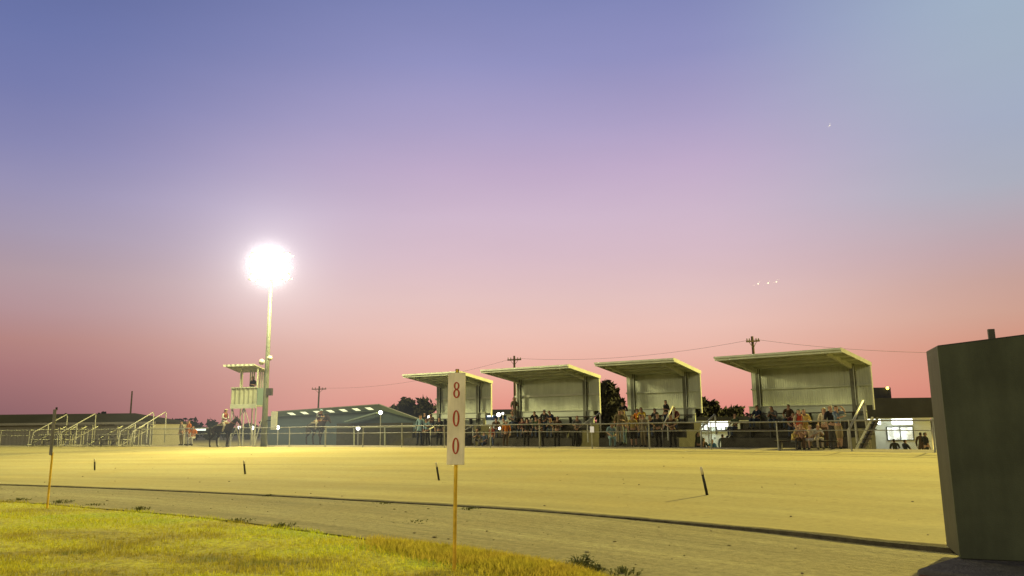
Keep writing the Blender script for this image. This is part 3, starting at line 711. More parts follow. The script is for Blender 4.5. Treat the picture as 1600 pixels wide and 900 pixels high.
def lit_block(name, x0, x1, y_top, y_roof, y_floor, Y, label, lights, door, window, depth=5):
    p = at(x0, 690, Y); zb = at(x0, y_floor, Y).z
    r = empty(name, (p.x, p.y, zb), label, 'building')
    W = at(x1, 690, Y).x - p.x
    ze = at((x0 + x1) / 2, y_roof, Y).z - zb; zt = at((x0 + x1) / 2, y_top, Y).z - zb
    MB().bx(0, W, 1.8, 1.95, -.3, ze).build('wall', OFFWALL, r)
    MB().bx(-.1, W + .1, -.6, depth, ze + .005, ze + .12).build('soffit', OFFWALL, r)
    rf = MB().add([(-.2, -.65, ze + .05), (W + .2, -.65, ze + .05), (W + .2, depth, ze + .05), (-.2, depth, ze + .05), (-.2, -.65, zt), (W + .2, -.65, zt), (W + .2, depth, zt + .02), (-.2, depth, zt + .02)], [(3, 2, 1, 0), (4, 5, 6, 7), (0, 1, 5, 4), (1, 2, 6, 5), (2, 3, 7, 6), (3, 0, 4, 7)]).build('roof', DARKFASC, r)
    def lx(px): return at(px, 690, Y).x - p.x
    for (a, b2) in lights:
        o = MB().bx(lx(a), lx(b2), .2, .9, ze - .4, ze - .02).build('tube_light', TUBE, r)
    for (a, b2) in door:
        o = MB().bx(lx(a), lx(b2), 1.74, 1.79, 0, ze - .5).build('door', mat('pale_door', (.62, .7, .68), .5), r)
        MB().bx(lx(b2) - .14, lx(b2) - .08, 1.69, 1.73, .95, 1.1).build('handle', DARKST, o)
    for (a, b2, ya, yb) in window:
        za, zb2 = at(a, ya, Y).z - zb, at(a, yb, Y).z - zb
        o = MB(); X0, X1 = lx(a), lx(b2)
        for g_ in ((X0 - .06, X0, za + .06, zb2 - .06), (X1, X1 + .06, za + .06, zb2 - .06), (X0, X1, za, za + .06), (X0, X1, zb2 - .06, zb2), ((X0 + X1) / 2 - .03, (X0 + X1) / 2 + .03, za, zb2)):
            o.bx(g_[0], g_[1], 1.7, 1.78, min(g_[2:]), max(g_[2:]))
        fo_ = o.build('window', DARKST, r)
        mm = bpy.data.materials.get('lit_window')
        if mm is None:
            mm = emit('lit_window', (.85, 1, .95), 1.0); nn = mm.node_tree.nodes; ll = mm.node_tree.links
            tc = nn.new('ShaderNodeTexCoord'); no = nn.new('ShaderNodeTexNoise'); no.inputs['Scale'].default_value = 2.6; no.inputs['Detail'].default_value = 3
            cr = nn.new('ShaderNodeValToRGB'); cr.color_ramp.elements[0].position = .38; cr.color_ramp.elements[0].color = (.12, .16, .16, 1); cr.color_ramp.elements[1].position = .6; cr.color_ramp.elements[1].color = (1.1, 1.25, 1.15, 1)
            ll.new(tc.outputs['Object'], no.inputs['Vector']); ll.new(no.outputs['Fac'], cr.inputs['Fac']); ll.new(cr.outputs['Color'], nn['Principled BSDF'].inputs['Emission Color'])
        MB().bx(X0, X1, 1.74, 1.77, zb2, za).build('pane', mm, fo_)
    return r, p, W, zt, lx, zb
ob, op, oW, ozt, olx, ozb = lit_block('office_building', 1352, 1478, 622, 654, 708, 56, 'dark roofed office with bright strip lights, a pale door and window, beside the cabinet', ((1358, 1381), (1406, 1431)), ((1368, 1382),), ((1406, 1447, 668, 688),))
cx = at(1417, 690, 58).x - op.x
pl_ = MB().bx(olx(1397), olx(1437), 3.5, 5.5, ozt + .02, at(1417, 605, 59.5).z - ozb).build('rooftop_plant_box', mat('plant_box_blue', (.04, .04, .055), .7), ob)
MB().ball((olx(1428.5), 3.2, at(1428, 606, 59.2).z - ozb), .11, 10).build('warning_lamp', YLAMP, ob)
an = MB(); an.beam((olx(1394), 3.6, ozt), (olx(1394), 3.6, ozt + 1.2), .03, .03, (0, 1, 0)); an.beam((olx(1394) - .45, 3.6, ozt + .85), (olx(1394), 3.6, ozt + .6), .03, .03); an.beam((olx(1405), 3.6, ozt), (olx(1405), 3.6, ozt + 1.25), .03, .03, (0, 1, 0))
an.build('aerial', DARKST, ob)
MB().bx(olx(1373), olx(1391), 2.2, 3.0, at(1380, 634, 58).z - ozb, at(1380, 622, 58).z - ozb).build('air_conditioner', mat('aircon_grey', (.17, .17, .15), .7), ob)
MB().beam((olx(1459), -.4, -.3), (olx(1459), -.4, at(1459, 640, 56).z - ozb), .3, .3, (0, 1, 0)).build('pillar', mat('pillar_cream', (.38, .37, .28), .7), ob)
kb, kp, kW, kzt, klx, kzb = lit_block('kiosk_building', 1088, 1196, 651, 658, 708, 58, 'low kiosk with one bright strip light, seen in the gap between the two right grandstands', ((1112, 1140),), ((1119, 1129),), ((1101, 1118, 664, 672), (1131, 1144, 664, 672)))
MB().bx(klx(1100), klx(1146), 1.45, 1.72, at(1120, 675, 58).z - kzb, at(1120, 674, 58).z - kzb).build('counter', TRIM, kb)
# small lit kiosk between first and second stands
k2, kp2, kW2, kz2, klx2, kzb2 = lit_block('canteen_building', 748, 800, 640, 649, 704, 66, 'small canteen with a blue awning seen between the first and second grandstands', ((762, 770),), ((772, 780),), ())
MB().add([(klx2(752), -.8, kz2 - .9), (klx2(792), -.8, kz2 - .9), (klx2(792), 1.7, kz2 - .1), (klx2(752), 1.7, kz2 - .1)], [(0, 1, 2, 3)]).build('awning', mat('blue_awning', (.06, .1, .22), .7), k2)

# ------------------------------------------------------------------ globe lamps
def globe(px, py, Y, label, rad=.16):
    p = at(px, py, Y); zb = gz(p.x, p.y)
    r = empty('globe_lamp', (p.x, p.y, zb), label, 'lamp', 'white globe lamps behind the fence')
    MB().tube([(0, .05, 0), (0, .05, p.z - zb)], .035, 8).build('post', GALV, r)
    MB().ball((0, 0, p.z - zb), rad, 12).build('lamp_globe', GLOBE, r, True)
for px, py, Y, lb, rd in ((374, 668, 52, 'glowing white lamp just right of the first horse and rider, left of the pair', .14), (394.5, 668.5, 52, 'glowing white lamp under the judges tower, right of the pair', .16),
                      (434, 668, 52, 'glowing white lamp just right of the floodlight pole base', .17), (559.5, 669, 54, 'low glowing white lamp under the teal shed roof right of the second horse', .19),
                      (594.5, 644.5, 70, 'glowing white lamp high on the teal shed near its roof end', .24), (670, 652, 62, 'glowing white lamp beside the farthest grandstand left end', .18),
                      (779, 648, 62, 'glowing white lamp above the blue awning of the canteen', .22), (785.5, 646, 63, 'smaller glowing white lamp just right of the one above the blue awning', .12),
                      (763, 668, 54, 'glowing white lamp low behind the fence just right of the numbered sign', .14), (779.5, 669, 54, 'glowing white lamp low behind the fence under the canteen awning', .15)):
    globe(px, py, Y, lb, rd * .72)
p = at(306, 671, 60); q = MB().bx(-.75, .75, -.05, .05, -.09, .09); q = q.build('lit_sign', emit('strip_sign', (.8, 1, .95), 1.1), loc=p); tag(q, 'long white lit panel low behind the first horse, left of the rider', 'light panel')
MBp = MB().beam((0, .06, 0), (0, .06, p.z - gz(p.x, p.y) + .0), .06, .06, (0, 1, 0))

# ------------------------------------------------------------------ utility poles and wires
def upole(px, ptop, Y, label, arm, tilt=0):
    p = at(px, ptop, Y); zb = gz(p.x, p.y); H = p.z - zb
    r = empty('utility_pole', (p.x, p.y, zb), label, 'utility pole', 'timber utility poles behind the grounds')
    r.rotation_euler = (0, R(tilt), 0)
    MB().tube([(0, 0, -.3), (0, 0, H)], [.19, .13], 10).build('pole', WOOD, r)
    if arm:
        a = MB().beam((-arm, -.15, H - .55), (arm, -.15, H - .5), .14, .16).build('crossarm', WOOD, r)
        iz = MB()
        for x in (-arm + .1, -arm * .5, arm * .5, arm - .1): iz.tube([(x, -.15, H - .45), (x, -.15, H - .22)], [.07, .05], 6)
        iz.build('insulator', DARKST, a)
        sb = MB().beam((-arm * .6, -.12, H - .55), (0, -.12, H - 1.25), .05, .05); sb.beam((arm * .6, -.12, H - .5), (0, -.12, H - 1.25), .05, .05); sb.build('brace', DARKST, r)
    return Vector((p.x, p.y, p.z - .3))
w0 = upole(206.5, 611, 150, 'plain dark utility pole rising behind the long shed at left', 0)
w1 = upole(497.5, 603.5, 140, 'utility pole with crossarm rising above the teal shed roof', 1.3, 1)
w2 = upole(803.5, 556, 100, 'utility pole with crossarm above the second grandstand roof', .9)
w3 = upole(1178, 525.5, 80, 'utility pole with crossarm above the nearest grandstand roof, tallest in the picture', .7, -1)
MB().box((0, 0, 0), (.45, .3, .4)).build('transformer', DARKST, None) if False else None
w4 = at(1720, 545, 62)
def wire(a, b, sag, label):
    pts = [a.lerp(b, t / 24) - Vector((0, 0, sag * 4 * (t / 24) * (1 - t / 24))) for t in range(25)]
    o = MB().tube([q - a for q in pts], .013, 5).build('power_line', DARKST, loc=a, smoothed=True); tag(o, label, 'wire')
wire(w2, w3, .9, 'thin sagging power line between the poles above the second and nearest grandstands')
wire(w3, w4, .8, 'thin power line running right from the tallest utility pole')
wire(w1, w2, 1.2, 'thin power line between the poles above the teal shed and the second grandstand')

# ------------------------------------------------------------------ trees
LEAFM = mat('gum_leaves', (.016, .016, .013), .8, 0, .4, 1.2)
def tree(px, Y, w_px, top_px, label, seed, nclump=16, leaf=.42, dens=70, bare=.28):
    q = np.random.RandomState(seed); k = Y / 1200
    p = at(px, 690, Y); zb = gz(p.x, p.y); ztop = at(px, top_px, Y).z
    H = ztop - zb; w = w_px * k
    r = empty('gum_tree', (p.x, p.y, zb), label, 'tree', 'trees behind the grandstands')
    tb = MB(); lean_ = q.uniform(-.06, .06) * H
    tb.tube([(0, 0, -.3), (lean_ * .4, 0, H * .35), (lean_, 0, H * .75)], [.04 * H * .6 + .08, .03 * H * .6 + .05, .04], 8)
    cls = []
    for i in range(nclump):
        a = q.rand() * 6.283; h = bare + (1 - bare) * q.rand() ** .8
        rr = (w / 2) * (.25 + .75 * q.rand()) * math.sin(math.pi * min(1, max(.08, (h - bare + .1) / (1.12 - bare)))) 
        c = np.array([math.cos(a) * rr + lean_ * h, math.sin(a) * rr, h * H * .93]); s = w * q.uniform(.1, .2) + .3
        cls.append((c, s)); tb.tube([(lean_ * h * .6, 0, max(.3, h * H * .55)), tuple(c * .75 + np.array([0, 0, h * H * .18])), tuple(c)], [.05 + .006 * H, .04, .02], 5)
    tb.build('trunk', BARK, r, True)
    V = []; Fc = []
    for c, s in cls:
        n_ = int(dens * (.6 + .8 * q.rand()))
        d = q.normal(0, 1, (n_, 3)); d /= np.linalg.norm(d, axis=1)[:, None]; rad = s * q.rand(n_) ** .5
        P_ = c + d * rad[:, None] * np.array([1.15, 1.15, .8])
        for pt in P_:
            u = q.normal(0, 1, 3); u /= np.linalg.norm(u); v_ = np.cross(u, q.normal(0, 1, 3)); v_ /= np.linalg.norm(v_)
            L = leaf * q.uniform(.6, 1.2); u = u * L; v_ = v_ * L * .45; o = len(V)
            V += [tuple(pt - u), tuple(pt + v_), tuple(pt + u), tuple(pt - v_)]; Fc.append((o, o + 1, o + 2, o + 3))
    b = MB(); b.v = V; b.f = Fc; b.build('crown', LEAFM, r)
tree(637, 100, 36, 614, 'dark gum tree left of the farthest grandstand, left of the pair with forked crown', 11, 20)
tree(666, 98, 34, 617, 'dark rounded tree touching the left end of the farthest grandstand', 12, 20)
tree(655, 102, 44, 634, 'low dark tree filling between the two trees left of the farthest grandstand', 19, 18, bare=.1)
tree(947, 70, 40, 592, 'tall dark gum tree between the second and third grandstands', 13, 34, .34, 110, .05)
tree(960, 74, 34, 602, 'loose gum tree with gaps just left of the third grandstand', 14, 20, .34, 80, .05)
tree(1094, 82, 40, 622, 'dark tree against the right edge of the third grandstand', 15, 22, bare=.08)
tree(1117, 84, 34, 627, 'dark tree with a pointed top in the gap between the third and nearest grandstands', 16, 26, bare=.05)
tree(1142, 86, 44, 641, 'low dark tree in the middle of the gap left of the nearest grandstand', 17, 24, bare=.03)
tree(1153, 80, 26, 637, 'small dark tree nearest the left side of the largest grandstand', 18, 18, bare=.05)
tree(1128, 88, 60, 644, 'wide low tree behind the kiosk, between the third and nearest grandstands', 20, 26, bare=.02)
for i, (px, w, tp, lb) in enumerate(((256, 16, 664, 'tiny distant tree just right of the long shed'), (276, 18, 666, 'tiny distant tree second right of the long shed'), (300, 22, 661, 'distant tree behind the lit panel'),
                       (331, 26, 658, 'distant rounded tree behind the horse rider'), (349, 20, 662, 'low distant tree between the rider and the judges tower'), (390, 30, 664, 'distant tree seen through the judges tower legs'))):
    tree(px, 160, w, tp, lb, 40 + i, 12, .6, 40, .1)
tree(615, 130, 20, 634, 'small distant tree above the right slope of the teal shed', 50, 12, .5, 50, .1)

# far-off wood along the horizon that reads as one mass
tq = np.random.RandomState(77); TV = []; TF = []
for i in range(9000):
    a_ = tq.uniform(-1.2, 1.35); d_ = tq.uniform(235, 275); hmax = 4.2 + 1.6 * math.sin(a_ * 23) + 1.3 * math.sin(a_ * 61 + 1) + .9 * math.sin(a_ * 140)
    if hmax < 1: continue
    c_ = np.array([math.sin(a_) * d_, math.cos(a_) * d_, -.85 + hmax * tq.rand()]); u_ = tq.normal(0, 1, 3); u_ /= np.linalg.norm(u_); v_ = np.cross(u_, tq.normal(0, 1, 3)); v_ /= np.linalg.norm(v_)
    L_q = tq.uniform(.5, 1.1); o_ = len(TV); TV += [tuple(c_ - u_ * L_q), tuple(c_ + v_ * L_q * .6), tuple(c_ + u_ * L_q), tuple(c_ - v_ * L_q * .6)]; TF.append((o_, o_ + 1, o_ + 2, o_ + 3))
tb_ = MB(); tb_.v = TV; tb_.f = TF
tag(tb_.build('distant_trees', LEAFM), 'low dark line of far-off trees along the horizon', 'treeline', kind='stuff')
# ------------------------------------------------------------------ skinned figures
def skin_mesh(name, pts, edges, radii, sub=1):
    me = bpy.data.meshes.new(name); me.from_pydata(pts, edges, [])
    o = bpy.data.objects.new(name, me); col.objects.link(o)
    sm = o.modifiers.new('skin', 'SKIN'); sm.use_smooth_shade = True; sm.branch_smoothing = .6
    for i, d in enumerate(me.skin_vertices[0].data):
        rr = radii[i]; d.radius = rr if isinstance(rr, tuple) else (rr, rr); d.use_root = (i == 0)
    ss = o.modifiers.new('sub', 'SUBSURF'); ss.levels = sub; ss.render_levels = sub
    dg = bpy.context.evaluated_depsgraph_get(); ev = o.evaluated_get(dg)
    out = bpy.data.meshes.new_from_object(ev); out.name = name
    bpy.data.objects.remove(o); bpy.data.meshes.remove(me)
    return out

def pose_joints(kind):
    J = dict(pel=(0, 0, .96), spi=(0, -.01, 1.14), che=(0, 0, 1.34), nkb=(0, .01, 1.46), nek=(0, -.01, 1.54), hed=(0, -.025, 1.63), top=(0, -.02, 1.72))
    for s, n in ((-1, 'l'), (1, 'r')):
        J['sho' + n] = (s * .175, .01, 1.42); J['elb' + n] = (s * .245, .04, 1.15); J['wri' + n] = (s * .25, -.05, .92); J['hnd' + n] = (s * .245, -.08, .84)
        J['hip' + n] = (s * .095, 0, .9); J['kne' + n] = (s * .11, -.025, .5); J['ank' + n] = (s * .115, .03, .09); J['toe' + n] = (s * .14, -.14, .04)
    def mv(keys, d):
        for k in keys: J[k] = tuple(a + b for a, b in zip(J[k], d))
    UP = ['spi', 'che', 'nkb', 'nek', 'hed', 'top'] + [a + b for a in ('sho', 'elb', 'wri', 'hnd') for b in 'lr']
    if kind == 'stand2':
        J['elbr'] = (.27, .02, 1.16); J['wrir'] = (.12, -.22, 1.2); J['hndr'] = (.05, -.26, 1.23)
    elif kind == 'lean':
        for s, n in ((-1, 'l'), (1, 'r')):
            J['elb' + n] = (s * .26, -.2, 1.2); J['wri' + n] = (s * .12, -.36, 1.13); J['hnd' + n] = (s * .06, -.42, 1.12)
        for k, d in (('che', -.06), ('nkb', -.1), ('nek', -.13), ('hed', -.16), ('top', -.16)): mv([k], (0, d, -.02))
        mv(['shol', 'shor'], (0, -.08, -.02))
    elif kind == 'look':
        J['elbr'] = (.33, -.2, 1.47); J['wrir'] = (.13, -.2, 1.66); J['hndr'] = (.06, -.17, 1.69)
        J['elbl'] = (-.27, -.16, 1.24); J['wril'] = (-.1, -.3, 1.28); J['hndl'] = (-.03, -.33, 1.3)
    elif kind == 'reach':
        J['elbr'] = (.28, -.24, 1.52); J['wrir'] = (.25, -.5, 1.42); J['hndr'] = (.24, -.58, 1.38)
    elif kind in ('sit', 'sitlean'):
        mv(UP, (0, 0, -.44)); J['pel'] = (0, 0, .53)
        for s, n in ((-1, 'l'), (1, 'r')):
            J['hip' + n] = (s * .095, -.03, .5); J['kne' + n] = (s * .13, -.44, .53); J['ank' + n] = (s * .12, -.4, .1); J['toe' + n] = (s * .15, -.57, .04)
            J['elb' + n] = (s * .25, -.1, .76); J['wri' + n] = (s * .14, -.3, .66); J['hnd' + n] = (s * .1, -.38, .64)
        if kind == 'sitlean':
            for k, d in (('spi', -.06), ('che', -.16), ('nkb', -.23), ('nek', -.27), ('hed', -.32), ('top', -.33)): mv([k], (0, d, -.04))
            mv(['shol', 'shor'], (0, -.2, -.04)); 
            for s, n in ((-1, 'l'), (1, 'r')): J['elb' + n] = (s * .22, -.34, .7); J['wri' + n] = (s * .1, -.5, .78); J['hnd' + n] = (s * .05, -.55, .84)
    elif kind in ('ride', 'ridelow'):
        mv(UP, (0, 0, -.88)); J['pel'] = (0, 0, .09)
        for s, n in ((-1, 'l'), (1, 'r')):
            J['hip' + n] = (s * .13, -.03, .06); J['kne' + n] = (s * .3, -.34, -.12); J['ank' + n] = (s * .3, -.2, -.52); J['toe' + n] = (s * .31, -.36, -.54)
            J['elb' + n] = (s * .24, -.12, .3); J['wri' + n] = (s * .1, -.36, .26); J['hnd' + n] = (s * .06, -.43, .26)
        lean_ = (-.03, -.07, -.1, -.12, -.15, -.16) if kind == 'ride' else (-.1, -.22, -.32, -.38, -.46, -.48)
        drop = 0 if kind == 'ride' else -.09
        for k, d in zip(('spi', 'che', 'nkb', 'nek', 'hed', 'top'), lean_): mv([k], (0, d, drop * (-d) * 3))
        mv(['shol', 'shor'], (0, lean_[2], drop * .8)); 
        if kind == 'ridelow': mv(['elbl', 'elbr'], (0, -.2, -.03)); mv(['wril', 'wrir', 'hndl', 'hndr'], (0, -.22, .02))
    return J
BONES = [('pel', 'spi', 'torso', .125), ('spi', 'che', 'torso', .14), ('che', 'nkb', 'torso', .11), ('nkb', 'nek', 'neck', .06), ('nek', 'hed', 'head', .085), ('hed', 'top', 'head', .09)]
for n_ in 'lr':
    BONES += [('nkb', 'sho' + n_, 'torso', .07), ('sho' + n_, 'elb' + n_, 'uarm', .055), ('elb' + n_, 'wri' + n_, 'farm', .045), ('wri' + n_, 'hnd' + n_, 'hand', .04),
              ('pel', 'hip' + n_, 'pelvis', .12), ('hip' + n_, 'kne' + n_, 'thigh', .08), ('kne' + n_, 'ank' + n_, 'shin', .055), ('ank' + n_, 'toe' + n_, 'foot', .05)]
RAD = dict(pel=(.15, .115), spi=(.135, .105), che=(.16, .115), nkb=(.075, .075), nek=(.058, .06), hed=(.082, .1), top=(.062, .075))
for n_ in 'lr': RAD.update({'sho' + n_: .062, 'elb' + n_: .045, 'wri' + n_: .03, 'hnd' + n_: (.038, .024), 'hip' + n_: .1, 'kne' + n_: .06, 'ank' + n_: .042, 'toe' + n_: (.045, .03)})
PROTO = {}
def sub_mesh(name, me, keep, off):
    nv = len(me.vertices); co = np.empty(nv * 3); me.vertices.foreach_get('co', co); co = co.reshape(-1, 3)
    no = np.array([v.normal[:] for v in me.vertices])
    fs = [tuple(p.vertices) for p in me.polygons if all(keep[i] for i in p.vertices)]
    used = sorted({i for f in fs for i in f}); mp = {v: k for k, v in enumerate(used)}
    out = bpy.data.meshes.new(name)
    out.from_pydata([tuple(co[i] + no[i] * off) for i in used], [], [tuple(mp[i] for i in f) for f in fs]); out.update()
    out.polygons.foreach_set('use_smooth', [True] * len(out.polygons)); return out
def proto(kind):
    if kind in PROTO: return PROTO[kind]
    J = pose_joints(kind); names = list(J); idx = {k: i for i, k in enumerate(names)}
    ed = [(idx[a], idx[b]) for a, b, *_ in BONES]
    body = skin_mesh('person', [J[k] for k in names], ed, [RAD[k] for k in names], 1)
    co = np.empty(len(body.vertices) * 3); body.vertices.foreach_get('co', co); co = co.reshape(-1, 3)
    best = np.full(len(co), 1e9); tg = np.array(['torso'] * len(co), dtype=object); tt = np.zeros(len(co))
    for a, b, t, rr in BONES:
        A_ = np.array(J[a]); B_ = np.array(J[b]); d = B_ - A_; u = np.clip(((co - A_) @ d) / (d @ d), 0, 1)
        dist = np.linalg.norm(co - (A_ + u[:, None] * d), axis=1) / rr
        k = dist < best; best[k] = dist[k]; tg[k] = t; tt[k] = u[k]
    isin = lambda *s: np.array([x in s for x in tg])
    H = np.array(J['hed'])
    P = {'body': body}
    P['shirt_long'] = sub_mesh('shirt', body, isin('torso', 'uarm', 'farm', 'pelvis') , .016)
    P['shirt'] = sub_mesh('shirt', body, isin('torso', 'uarm'), .016)
    P['trousers'] = sub_mesh('trousers', body, isin('pelvis', 'thigh', 'shin'), .012)
    P['shorts'] = sub_mesh('shorts', body, isin('pelvis') | (isin('thigh')), .02)
    P['shoes'] = sub_mesh('shoes', body, isin('foot'), .012)
    hd = isin('head'); rel = co - H
    P['hair'] = sub_mesh('hair', body, hd & ((rel[:, 2] > .035) | (rel[:, 1] > .02)), .016)
    P['longhair'] = sub_mesh('hair', body, (hd & ((rel[:, 2] > .035) | (rel[:, 1] > .0))) | (isin('neck') & (rel[:, 1] > -.02)), .026)
    cap = sub_mesh('cap', body, hd & (rel[:, 2] > .03), .022)
    bm = bmesh.new(); bm.from_mesh(cap)
    vsb = [bm.verts.new(tuple(H + np.array(v))) for v in ((-.075, -.09, .05), (.075, -.09, .05), (.06, -.18, .035), (-.06, -.18, .035))]; bm.faces.new(vsb); bm.to_mesh(cap); bm.free()
    P['cap'] = cap
    P['helmet'] = sub_mesh('helmet', body, hd & ((rel[:, 2] > .0) | (rel[:, 1] > .03)), .035)
    # fingers and nose joined to the body
    bm = bmesh.new(); bm.from_mesh(body)
    ex = MB()
    for n in 'lr':
        w_, h_ = Vector(J['wri' + n]), Vector(J['hnd' + n]); d = (h_ - w_).normalized(); side = d.cross(Vector((0, 0, 1) if abs(d.z) < .8 else (1, 0, 0))).normalized(); up = side.cross(d)
        for i, L in enumerate((.07, .08, .085, .075)):
            b0 = h_ + side * (.0175 * (i - 1.5)); b1 = b0 + d * L * .55 - up * .008; b2 = b0 + d * L - up * .03
            ex.tube([b0, b1, b2], [.0095, .0085, .006], 5)
        b0 = w_ + d * .02 + side * .03; ex.tube([b0, b0 + side * .02 + d * .035, b0 + side * .018 + d * .065], [.011, .01, .007], 5)
    ex.tube([tuple(H + np.array((0, -.085, .01))), tuple(H + np.array((0, -.108, -.012))), tuple(H + np.array((0, -.088, -.028)))], [.01, .016, .008], 5)
    for s in (-1, 1): ex.ball(tuple(H + np.array((s * .085, .005, 0))), .028, 6, (.4, .8, 1))
    o = [bm.verts.new(v) for v in ex.v]
    for f in ex.f:
        try: bm.faces.new([o[i] for i in f])
        except ValueError: pass
    bm.to_mesh(body); bm.free()
    body.polygons.foreach_set('use_smooth', [True] * len(body.polygons))
    for k, me in P.items():
        me.materials.clear(); me.materials.append(SKIN)
    PROTO[kind] = P; return P
CL = dict(gold=(.9, .6, .05), white=(.62, .6, .56), cream=(.5, .45, .32), black=(.02, .02, .022), charcoal=(.05, .05, .05), navy=(.02, .03, .07), blue=(.06, .2, .5), lightblue=(.3, .48, .55), grey=(.2, .2, .2), bluegrey=(.12, .16, .22),
          red=(.33, .05, .03), maroon=(.12, .02, .025), orange=(.75, .22, .02), yellow=(.55, .42, .12), khaki=(.3, .24, .13), brown=(.1, .06, .035), green=(.07, .1, .05), pink=(.4, .24, .18), tan=(.3, .25, .17), denim=(.06, .09, .16), blonde=(.5, .36, .15), darkhair=(.025, .018, .014), brownhair=(.07, .04, .02), greyhair=(.3, .29, .27))
PAINT_LIT = False  # brighter cloth and skin copies paint floodlight onto the fence group
def cm(c): return mat('cloth_' + c + ('_lit_paint' if PAINT_LIT else ''), tuple(min(.8, v * (1.0 if PAINT_LIT else .42)) for v in CL[c]), .85, 0, .2, 14)
def person(loc, rz, pose, label, top='black', bottom='denim', head='darkhair', hat=None, sleeves='shirt', legs='trousers', scale=1.0, vest=None, group='spectators around the grandstands', shoes='black'):
    P = proto(pose)
    def inst(name, me, m):
        o = bpy.data.objects.new(name, me); col.objects.link(o)
        if m: o.material_slots[0].link = 'OBJECT'; o.material_slots[0].material = m
        return o
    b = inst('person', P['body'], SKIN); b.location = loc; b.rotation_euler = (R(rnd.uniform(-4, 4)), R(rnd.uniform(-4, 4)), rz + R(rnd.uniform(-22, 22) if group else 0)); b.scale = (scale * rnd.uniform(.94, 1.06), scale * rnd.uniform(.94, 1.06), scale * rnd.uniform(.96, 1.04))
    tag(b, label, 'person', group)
    if PAINT_LIT: b.material_slots[0].material = mat('skin_lit_paint', (.45, .28, .19), .6, 0, .06, 8)
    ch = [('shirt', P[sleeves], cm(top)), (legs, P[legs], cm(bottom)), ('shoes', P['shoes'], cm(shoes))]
    if vest:
        if 'vest' not in P:
            me = P['shirt'].copy(); me.name = 'vest'
            keep = [abs(v.co.x) < .19 for v in me.vertices]; P['vest'] = sub_mesh('vest', me, keep, .014); P['vest'].materials.append(SKIN)
        ch.append(('vest', P['vest'], cm(vest)))
    if hat: ch.append((hat[0], P[hat[0]], cm(hat[1])))
    if hat is None or hat[0] == 'cap': ch.append(('hair', P['longhair' if head in ('blonde',) else 'hair'], cm(head)))
    for nm, me, m in ch: inst(nm, me, m).parent = b
    return b
FACE = R(-25)      # facing the track / camera
def pf(px, Y, pose, label, rot=0, dz=0, **k):
    p = spot(px, Y); return person((p.x, p.y, p.z + dz), FACE + R(rot), pose, label, **k)

# -- by the nearest stand, at the fence (right)
PAINT_LIT = True
pf(1313, 31.2, 'look', 'man in grey blue t-shirt and khaki shorts holding a hand to his face', 55, top='bluegrey', bottom='khaki', legs='shorts', head='brownhair')
pf(1303, 31.9, 'reach', 'person in black top with arm stretched forward, left behind the man in shorts', 60, top='black', bottom='charcoal', hat=('cap', 'tan'), scale=1.05)
pf(1288, 32.3, 'stand2', 'blonde woman in pale patterned top standing by the fence left of the man in shorts', 10, top='cream', bottom='brown', head='blonde', scale=.93)
pf(1251, 31.8, 'stand2', 'person in red vest standing behind the children at the fence', 25, top='tan', bottom='brown', vest='red', hat=('cap', 'green'), scale=.94)
pf(1263, 32.4, 'stand2', 'slim person in yellowish top standing between the red vest and the blonde woman', 35, top='yellow', bottom='khaki', head='brownhair', scale=.93, sleeves='shirt_long')
pf(1277, 31.3, 'sitlean', 'child in bright white shirt seated lowest at the fence, right of the other children', 20, top='white', bottom='cream', head='blonde', scale=.82)
pf(1268, 31.1, 'sit', 'child in cream top seated between the white shirted child and the pink topped child', -20, top='cream', bottom='white', head='tan', scale=.76, legs='shorts')
pf(1253, 31.3, 'sitlean', 'child in pink top seated at the fence under the red vest', 10, top='pink', bottom='brown', head='brownhair', scale=.8)
pf(1238, 31.2, 'sitlean', 'small child in yellow top crouching at the left end of the children at the fence', 30, top='yellow', bottom='charcoal', head='blonde', scale=.62)
PAINT_LIT = False
# kerb bench the children sit on
bp_ = spot(1258, 31.25)
r = empty('low_bench', bp_, 'low dark bench carrying the seated children at the fence', 'bench', None, R(-35))
MB().bx(-1.25, 1.2, -.02, .28, .29, .345).build('seat', WOOD, r)
for x in (-1.0, 1.0): MB().bx(x - .04, x + .04, .02, .24, -.2, .288).build('leg', DARKST, r)
def seat(S, td, theta, x, k, pose, label, rot=0, **kw):
    # on bench of tier k of a grandstand
    loc = S.matrix_basis @ Vector((x, .1 + k * td + .55, .5 + k * .42 - .1))
    return person(loc, -theta + R(rot), pose, label, **kw)
bpy.context.view_layer.update()
T1, T2, T3, T4 = R(33), R(35), R(33), R(42)
seat(S4, td4, T4, 1.2, 1, 'sit', 'person in dark blue top seated on the left half of the nearest grandstand, leftmost there', 5, top='navy', hat=('cap', 'charcoal'))
seat(S4, td4, T4, 2.2, 1, 'sitlean', 'person in grey top seated leaning forward, second from the left on the nearest grandstand', -5, top='grey')
seat(S4, td4, T4, 2.9, 1, 'sit', 'person in brown top seated, third from the left on the nearest grandstand', 10, top='brown')
seat(S4, td4, T4, 3.6, 0, 'sit', 'person in maroon top on the front bench of the nearest grandstand behind the children', 0, top='maroon', head='brownhair')
seat(S4, td4, T4, .5, 0, 'sit', 'person in green top on the front bench at the left end of the nearest grandstand', 0, top='green')
